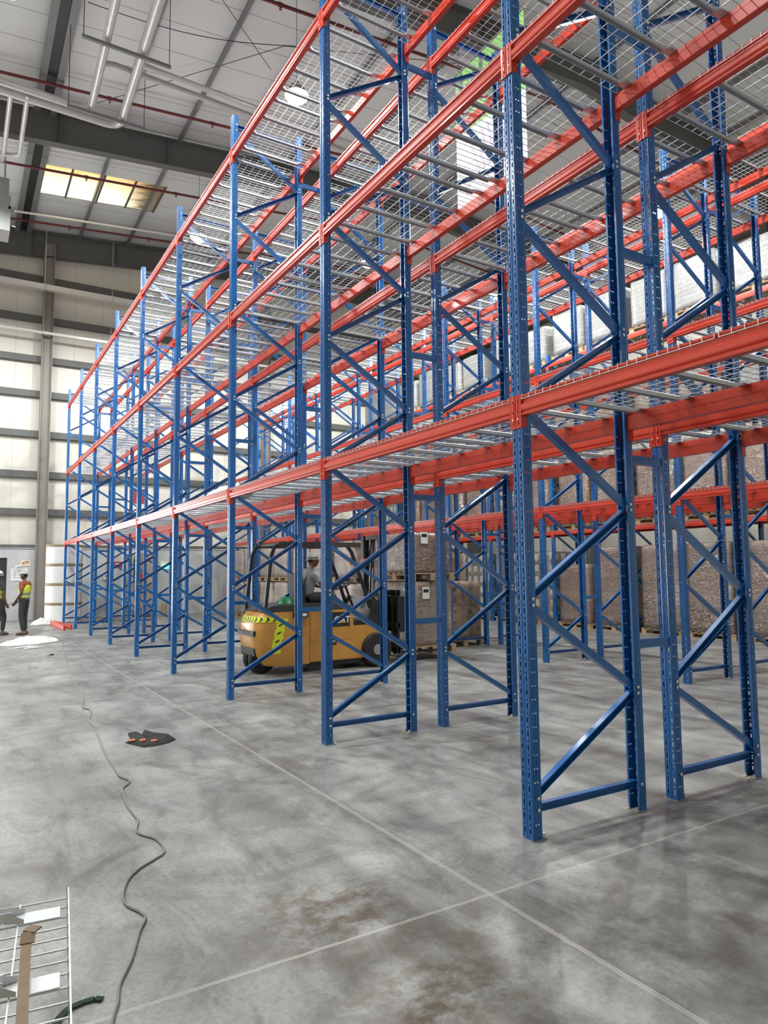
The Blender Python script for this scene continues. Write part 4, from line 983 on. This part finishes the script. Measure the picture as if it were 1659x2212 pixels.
def stand(wl=(.22, .10, .86), wr=(-.20, .14, .88), head=(0, .03, 1.615), face=(0, 1), st=.0):
    return dict(pelvis=(0, 0, .95), spine=(0, -.005, 1.13), chest=(0, -.01, 1.33), neck=(0, 0, 1.475), headb=(0, .015, 1.54), head=head, face=face,
                shL=(.185, -.01, 1.40), elL=(.235, -.03, 1.13), wrL=wl, shR=(-.185, -.01, 1.40), elR=(-.235, -.03, 1.13), wrR=wr,
                hipL=(.085, 0, .90), knL=(.10, .03+st, .50), anL=(.10, -.01+st, .085), toL=(.12, .13+st, .04), hipR=(-.085, 0, .90), knR=(-.10, .02, .50), anR=(-.10, -.05, .085), toR=(-.12, .09, .04), floor=0.0)
def hv(shirt, trous):
    def f(sub, j, root, rad):
        sub('trousers', ['pelvis', 'spine', 'hipL', 'knL', 'hipR', 'knR', 'anL', 'anR'], .016, trous, {'spine': ('pelvis', .62), 'anL': ('knL', .93), 'anR': ('knR', .93)})
        sub('shirt', ['pelvis', 'spine', 'chest', 'neck', 'shL', 'shR', 'elL', 'elR'], .018, shirt, {'neck': ('chest', .9), 'elL': ('shL', .75), 'elR': ('shR', .75), 'pelvis': ('spine', 1.3)})
        vest = sub('vest', ['pelvis', 'spine', 'chest', 'neck', 'shL', 'shR'], .040, [HIVIS, REFL], {'pelvis': ('spine', 1.25), 'neck': ('chest', .75), 'shL': ('chest', .8), 'shR': ('chest', .8)})
        for p in vest.data.polygons:
            z = p.center.z
            if .98 < z < 1.025 or 1.10 < z < 1.145: p.material_index = 1
    return f
LEFT = math.atan2(.52, -.854) - math.pi/2          # facing picture-left
j1 = stand(wl=(.12, .24, .90), wr=(-.10, .22, .87))
person((-1.45, 18.40, 0), LEFT, j1, 'standing worker in yellow vest, rust shirt and grey cap facing left', SKIN, hv(TSHIRT, TROUS), CAPM, 'cap')
j2 = stand(st=.12)
person((-2.10, 18.55, 0), math.radians(-50), j2, 'worker in yellow vest and white helmet cut by the left edge', SKIN, hv(mat('dark_shirt', (.03, .035, .045), .9), TROUS), WHITE, 'helmet')
# driver: local +Y forward -> world +X
zs = 1.20
jd = dict(pelvis=(0, 0, zs), spine=(0, .0, zs+.18), chest=(0, .04, zs+.36), neck=(0, .08, zs+.50), headb=(0, .10, zs+.56), head=(-.01, .13, zs+.635), face=(.10, 1),
          shL=(.175, .04, zs+.42), elL=(.23, .18, zs+.22), wrL=(.13, .42, zs+.17), shR=(-.175, .04, zs+.42), elR=(-.23, .20, zs+.22), wrR=(-.12, .44, zs+.16),
          hipL=(.09, .04, zs-.01), knL=(.13, .45, zs+.02), anL=(.12, .60, zs-.38), toL=(.12, .74, zs-.43), hipR=(-.09, .04, zs-.01), knR=(-.13, .45, zs+.02), anR=(-.12, .60, zs-.38), toR=(-.12, .74, zs-.43), floor=zs-.47,
          th=(0, 0, 1))
def dcl(sub, j, root, rad):
    sub('trousers', ['pelvis', 'spine', 'hipL', 'knL', 'hipR', 'knR', 'anL', 'anR'], .016, TROUS, {'spine': ('pelvis', .62), 'anL': ('knL', .93), 'anR': ('knR', .93)})
    sub('shirt', ['pelvis', 'spine', 'chest', 'neck', 'shL', 'shR', 'elL', 'elR'], .02, SHIRTG, {'neck': ('chest', .9), 'elL': ('shL', .85), 'elR': ('shR', .85), 'pelvis': ('spine', 1.2)})
person((2.12, YC-.04, 0), -math.pi/2, jd, 'seated forklift driver in grey shirt and pale cap', SKIN2, dcl, CAPM, 'hat')

# ---------------------------------------------------------------- roll stack and gable clutter
ROLLW = mat('white_roll_film', (.76, .76, .75), .35, coat=.4, bump=.4, bscale=6)
mb = MB(); mb.lathe([(.57, 0), (.59, .02), (.59, .58), (.57, .60)], 40); mr = mb.mesh('roll_body', ROLLW, smooth=True)
mb = MB(); mb.lathe([(.60, 0), (.605, .01), (.605, .055), (.6, .065)], 40); mc = mb.mesh('cardboard_disc', TAPEB, smooth=True)
for i in range(4):
    r = ob('wrapped_roll', mr, None, (.12, 23.3, i*.665)); ob('cardboard_disc', mc, r, (0, 0, .60))
    tag(r, 'large white film wrapped roll, %s of the stack of four' % ['bottom one', 'second from bottom', 'third from bottom', 'topmost'][i], 'roll', 'stack of white wrapped rolls')
def sheet(name, label, cx, cy, lx, ly, h, seed, m_, z0=.003, rzv=0, cat='plastic sheet', sc=3.0):
    """crumpled sheet heap: closed blob resting on a surface"""
    bm = bmesh.new(); bmesh.ops.create_icosphere(bm, subdivisions=4, radius=1)
    for v in bm.verts:
        x, y, z = v.co; n_ = noise.noise(Vector((x*sc, y*sc, seed)))*.55 + noise.noise(Vector((x*sc*2.3, y*sc*2.3, seed+9)))*.3
        r = 1+.25*noise.noise(Vector((x*1.7, y*1.7, seed*2.0)))
        zz = max(0, z)*(0.55+n_) if z > 0 else 0
        v.co = Vector((x*lx*r, y*ly*r, max(0, zz)*h + (0.004 if z > 0 else 0)))
    me = bpy.data.meshes.new(name); bm.to_mesh(me); bm.free()
    for p in me.polygons: p.use_smooth = True
    me.materials.append(m_); o = ob(name, me, None, (cx, cy, z0), rzv); return tag(o, label, cat)
sheet('plastic_sheet', 'crumpled white plastic sheet on the floor beside the roll stack', -.55, 22.3, .42, .30, .28, 2, PLASTIC)
sheet('plastic_sheet', 'long crumpled white plastic sheet on the floor before the workers', -1.35, 16.1, .55, .85, .16, 5, PLASTIC)
sheet('plastic_sheet', 'small white plastic heap at the left edge of the floor', -1.85, 15.4, .30, .35, .13, 8, PLASTIC)
sheet('plastic_sheet', 'limp white plastic sheet lying on the nearest row lowest deck', .32, 6.5, .28, .72, .20, 12, PLASTIC, z0=LV[0]+BH+.008)
sheet('scrap_pile', 'small grey scrap pile at the foot of the gable wall', 1.3, 22.9, .45, .2, .10, 15, TAPEB, cat='scrap')
sheet('debris_lump', 'small dark lump of debris on the bright floor', -1.34, 12.59, .05, .03, .03, 17, BLACK, cat='debris')
for i, (x, y, rr_, lb) in enumerate(((-.35, 19.9, .05, 'orange beam lying on the floor near the rolls, left of two'), (-.10, 20.3, .30, 'orange beam lying on the floor near the rolls, right of two'))):
    o = dup(bm_simple, (x, y-.9, .02), .12*i+.02); o.rotation_euler[2] = .02+.05*i; o.location = (x, y-.8, .006); tag(o, lb, 'rack beam')
for k, (a, c) in enumerate((((-1.9, 14.3), (-1.5, 14.5)), ((-1.75, 14.0), (-1.45, 14.2)))):
    mb = MB(); mb.tube([(a[0], a[1], .02), ((a[0]+c[0])/2, (a[1]+c[1])/2+.02, .03), (c[0], c[1], .02)], .018, 6)
    tag(ob('offcut_strip', mb.mesh('offcut_strip', WHITE)), ['white offcut strip on the floor before the plastic, farther one', 'white offcut strip on the floor before the plastic, nearer one'][k], 'scrap')
# upright bundle wrapped brown, with red parts, near gable
o = ob('wrapped_bundle', load_mesh(2.35, BROWNPL, .80, .55, wob=.10, seed=31, sag=.1), None, (3.05, 24.4, 0)); tag(o, 'tall lumpy bundle in brown wrapping against the gable wall', 'bundle')
mb = MB(); mb.box(-.25, -.05, -.335, -.30, 1.35, 1.65); ob('red_panel', mb.mesh('red_panel', RED), o)
mb = MB(); mb.box(-.55, -.42, -.2, .2, 0, 2.2); ob('grey_post', mb.mesh('grey_post', DARKBOX), o)
mb = MB(); mb.tube([(0, 0, 0), (0, 0, .42), (.16, 0, .42), (.16, 0, .1), (.5, 0, .1)], .025, 6)
tag(ob('guard_hoop', mb.mesh('guard_hoop', mat('amber_paint', (.6, .3, .04), .5)), None, (3.92, 25.05, 0)), 'small yellow metal hoop at the foot of the gable wall', 'hoop')
# signs
def flat(name, x0, x1, z0, z1, m_, label, cat, y=YG-.125, extra=None):
    mb = MB(); mb.box(x0, x1, y-.02, y, z0, z1); t = tag(ob(name, mb.mesh(name, m_)), label, cat)
    if extra: extra(t, y-.022)
    return t
def arrow(t, y):
    mb = MB(); mb.poly([(-1.09, y, 2.06), (-1.0, y, 2.10), (-1.0, y, 2.02)]); mb.box(-1.0, -.83, y-.001, y, 2.05, 2.07); ob('red_arrow', mb.mesh('red_arrow', RED), t)
    mb = MB(); mb.box(-.98, -.84, y-.001, y, 2.10, 2.125); ob('lettering', mb.mesh('lettering', BLACK), t)
flat('direction_sign', -1.12, -.78, 1.96, 2.17, CREAM, 'cream sign with a red arrow pointing left on the pale wall', 'sign', YG-.165, arrow)
def pap(t, y):
    mb = MB()
    for k in range(3):
        for q in range(4): mb.box(-1.34+k*.15, -1.24+k*.15, y-.001, y, 1.52+.08*q, 1.56+.08*q)
    ob('printed_sheets', mb.mesh('printed_sheets', mat('pale_print', (.45, .47, .5), .6)), t)
flat('notice_board', -1.42, -.88, 1.42, 1.88, WHITE, 'white notice board with sheets behind the standing worker', 'notice board', YG-.165, pap)
mb = MB(); mb.tube([(0, 0, 0), (.0, -.12, .02), (.05, -.2, 0)], .03, 8); mb.tube([(.0, -.17, .0), (-.12, -.26, -.02)], .045, 8)
tag(ob('security_camera', mb.mesh('security_camera', WHITE), None, (-1.16, YG-.16, 1.95)), 'small white wall camera above the notice board', 'camera')
def ex(t, y):
    mb = MB(); mb.box(3.9, 4.3, y-.012, y-.001, 1.82, 2.0); ob('lit_face', mb.mesh('lit_face', EXIT), t)
flat('exit_light', 3.83, 4.36, 1.80, 2.12, CREAM, 'emergency light box with glowing green face on the plinth wall', 'emergency light', YG-.13, ex)
def fs(t, y):
    for (a, c) in ((2.84, 4.68), (3.03, 4.68), (2.84, 4.50), (3.03, 4.50)):
        mb = MB(); mb.box(a, a+.13, y-.001, y, c, c+.10); ob('sign_cell', mb.mesh('sign_cell', mat('dark_red', (.35, .02, .02), .5) if (a < 2.9) == (c > 4.6) else RED), t)
flat('wall_sign', 2.78, 3.22, 4.42, 4.95, RED, 'red wall sign high on the gable between blue frames', 'sign', YG-.02, fs)
def fire(t, y):
    mb = MB(); mb.box(2.02, 2.10, y-.001, y, 1.95, 2.05); mb.box(2.14, 2.36, y-.001, y, 2.0, 2.04); ob('sign_print', mb.mesh('sign_print', WHITE), t)
flat('fire_sign', 1.98, 2.40, 1.88, 2.10, RED, 'small red fire sign on the grey plinth wall', 'sign', YG-.125, fire)
mb = MB(); mb.box(1.72, 1.90, YG-.22, YG-.125, 1.42, 1.66); mb.box(1.76, 1.86, YG-.225, YG-.22, 1.5, 1.6, 1)
tag(ob('socket_box', mb.mesh('socket_box', [WHITE, DARKBOX])), 'small white electrical box below the red fire sign', 'electrical box')

# ---------------------------------------------------------------- foreground
cab = [(-0.85, 15.06), (-1.21, 11.57), (-1.43, 9.18), (-1.52, 7.17), (-1.66, 6.16), (-1.61, 5.92), (-1.65, 5.59), (-1.72, 5.24), (-1.73, 4.78), (-1.81, 3.79), (-1.84, 3.24), (-1.85, 2.91), (-1.85, 2.76), (-1.81, 2.59), (-1.9, 2.42), (-1.93, 2.19), (-1.95, 1.97), (-1.95, 1.76), (-1.95, 1.64), (-2.0, 1.45), (-1.98, 1.35), (-1.93, 1.25), (-1.92, 1.09), (-1.94, 1.0), (-2.0, 0.94), (-2.11, 0.85), (-2.19, 0.74), (-2.25, 0.57), (-2.26, 0.44), (-2.22, 0.33), (-2.21, 0.25), (-2.26, 0.14), (-2.34, -0.08), (-2.42, -0.25), (-2.45, -0.37), (-2.49, -0.48), (-2.56, -.75), (-2.6, -1.1)]
def crom(P, k=4):
    out = []
    for i in range(len(P)-1):
        p0, p1, p2, p3 = (Vector(P[max(i-1, 0)]), Vector(P[i]), Vector(P[i+1]), Vector(P[min(i+2, len(P)-1)]))
        for q in range(k):
            t = q/k; out.append(.5*((2*p1)+(-p0+p2)*t+(2*p0-5*p1+4*p2-p3)*t*t+(-p0+3*p1-3*p2+p3)*t**3))
    out.append(Vector(P[-1])); return out
mb = MB(); mb.tube([(p.x, p.y, .0075) for p in crom(cab)], .0065, 8)
tag(ob('floor_cable', mb.mesh('floor_cable', CABLE, smooth=True)), 'grey cable snaking along the floor on the left', 'cable')
patch = [(-1.58, 3.95), (-1.51, 4.01), (-1.48, 4.32), (-1.41, 4.36), (-1.4, 4.13), (-1.3, 4.4), (-1.26, 4.2), (-1.14, 4.05), (-1.12, 3.8), (-1.23, 3.69), (-1.37, 3.66), (-1.47, 3.67), (-1.54, 3.84)]
ctr = Vector((-1.34, 3.96, 0)); bm = bmesh.new(); rings = []
random.seed(5)
for s_, zz in ((1.0, .002), (.93, .012), (.6, .016), (.25, .012)):
    rings.append([bm.verts.new(ctr + (Vector((x, y, 0))-ctr)*(s_*(1+random.uniform(-.05, .05))) + Vector((0, 0, zz+random.uniform(0, .008)*(s_ < 1)))) for x, y in patch])
for a, c in zip(rings, rings[1:]):
    for k in range(len(a)): q = (k+1) % len(a); bm.faces.new((a[k], a[q], c[q], c[k]))
bm.faces.new(rings[-1])
me = bpy.data.meshes.new('scrap'); bm.to_mesh(me); bm.free(); me.materials.append(mat('dark_grey_scrap', (.028, .028, .026), .95, spec=.2, vary=.7, vscale=14))
sc_ = tag(ob('torn_scrap', me), 'torn dark grey scrap with orange flecks lying on the open floor', 'scrap')
for k, (x, y) in enumerate(((-1.53, 3.93), (-1.44, 3.88), (-1.35, 3.80))):
    mb = MB(); mb.poly([(x-.03, y-.05, .026), (x+.03, y-.04, .028), (x+.04, y+.05, .026), (x-.02, y+.03, .028)]); ob('orange_fleck', mb.mesh('orange_fleck', mat('orange_flake', (.40, .10, .04), .7)), sc_)
# loose upside-down wire deck, cardboard strip, green strap; carried by a stack of empty pallets
dk = dup(dk_full, (0, 0, 0)); th = math.radians(6.6)
# local: +X across with hooks at both ends. flip: rotate 180 about Y so channels are on top
e0 = Vector((CP.x + .594*(-2.515-CP.x), CP.y + .594*(.72-CP.y), .67))     # far corner of the hooked right edge
Yd = Vector((math.sin(th), math.cos(th), 0)); Xd = Vector((math.cos(th), -math.sin(th), 0))
Yd = Vector((0.115, .9934, 0)).normalized(); Xd = Vector((Yd.y, -Yd.x, 0))
M = Matrix((-Xd, Yd, Vector((0, 0, -1)))).transposed().to_4x4()
M.translation = e0 - Yd*DW
dk.matrix_world = M
tag(dk, 'loose wire deck lying upside down at the lower left corner', 'wire deck')
mb = MB(); base = e0 - Yd*DW
for k in range(4):
    ob_ = dup(ob('empty_pallet', MP), (0, 0, 0)) if False else None
for k in range(4):
    o = ob('empty_pallet', MP, None, (-3.72, -1.95, .144*k+.0)); o.rotation_euler[2] = -.115
    tag(o, 'empty wooden pallet under the loose wire deck, %s of four' % ['bottom one', 'second', 'third', 'topmost'][k], 'pallet', 'empty pallets under the loose wire deck')
mb = MB(); mb.box(-4.2, -3.24, -2.4, -1.5, .576, .632); tag(ob('timber_dunnage', mb.mesh('timber_dunnage', TIMBER)), 'thick timber board between pallets and loose wire deck', 'timber')
def onplane(u, v, z):
    d = fw + r2*((u-829.5)/FPX) - u2*((v-1106)/FPX); t = (z-CP.z)/d.z; return CP + d*t
def ribbon(pts, w0, zs, m_, name, th_=.004):
    mb = MB(); V = [Vector(p) for p in pts]
    for i in range(len(V)-1):
        a, c = V[i], V[i+1]; d = (c-a).normalized(); s_ = Vector((-d.y, d.x, 0)).normalized()*w0/2
        mb.quad(a-s_, a+s_, c+s_, c-s_)
    return mb.mesh(name, m_, weld=True, solid=th_)
zc = .715
pp = [onplane(46, 2235, zc), onplane(50, 2150, zc), onplane(54, 2080, zc), onplane(57, 2035, zc+.004)]
STRIPM = mat('dull_cardboard', (0.17, 0.12, 0.075), 0.85, vary=.25, vscale=20)
cs = ob('cardboard_strip', ribbon(pp, .024, zc, STRIPM, 'cardboard_strip')); tag(cs, 'bent brown cardboard strip lying across the loose wire deck', 'cardboard')
pp = [onplane(58, 2040, zc+.006), onplane(62, 2015, zc+.02), onplane(78, 2002, zc+.022)]
ob('folded_end', ribbon(pp, .034, zc, STRIPM, 'folded_end'), cs)
mb = MB(); pp = [onplane(u, v, .006) for u, v in ((110, 2230), (128, 2200), (140, 2187), (152, 2177), (180, 2165), (205, 2158), (222, 2159))]
tag(ob('green_strap', ribbon(pp, .028, 0, mat('dark_green_strap', (.006, .022, .010), .7, spec=.2), 'green_strap')), 'dark green strap on the floor at the lower left', 'strap')
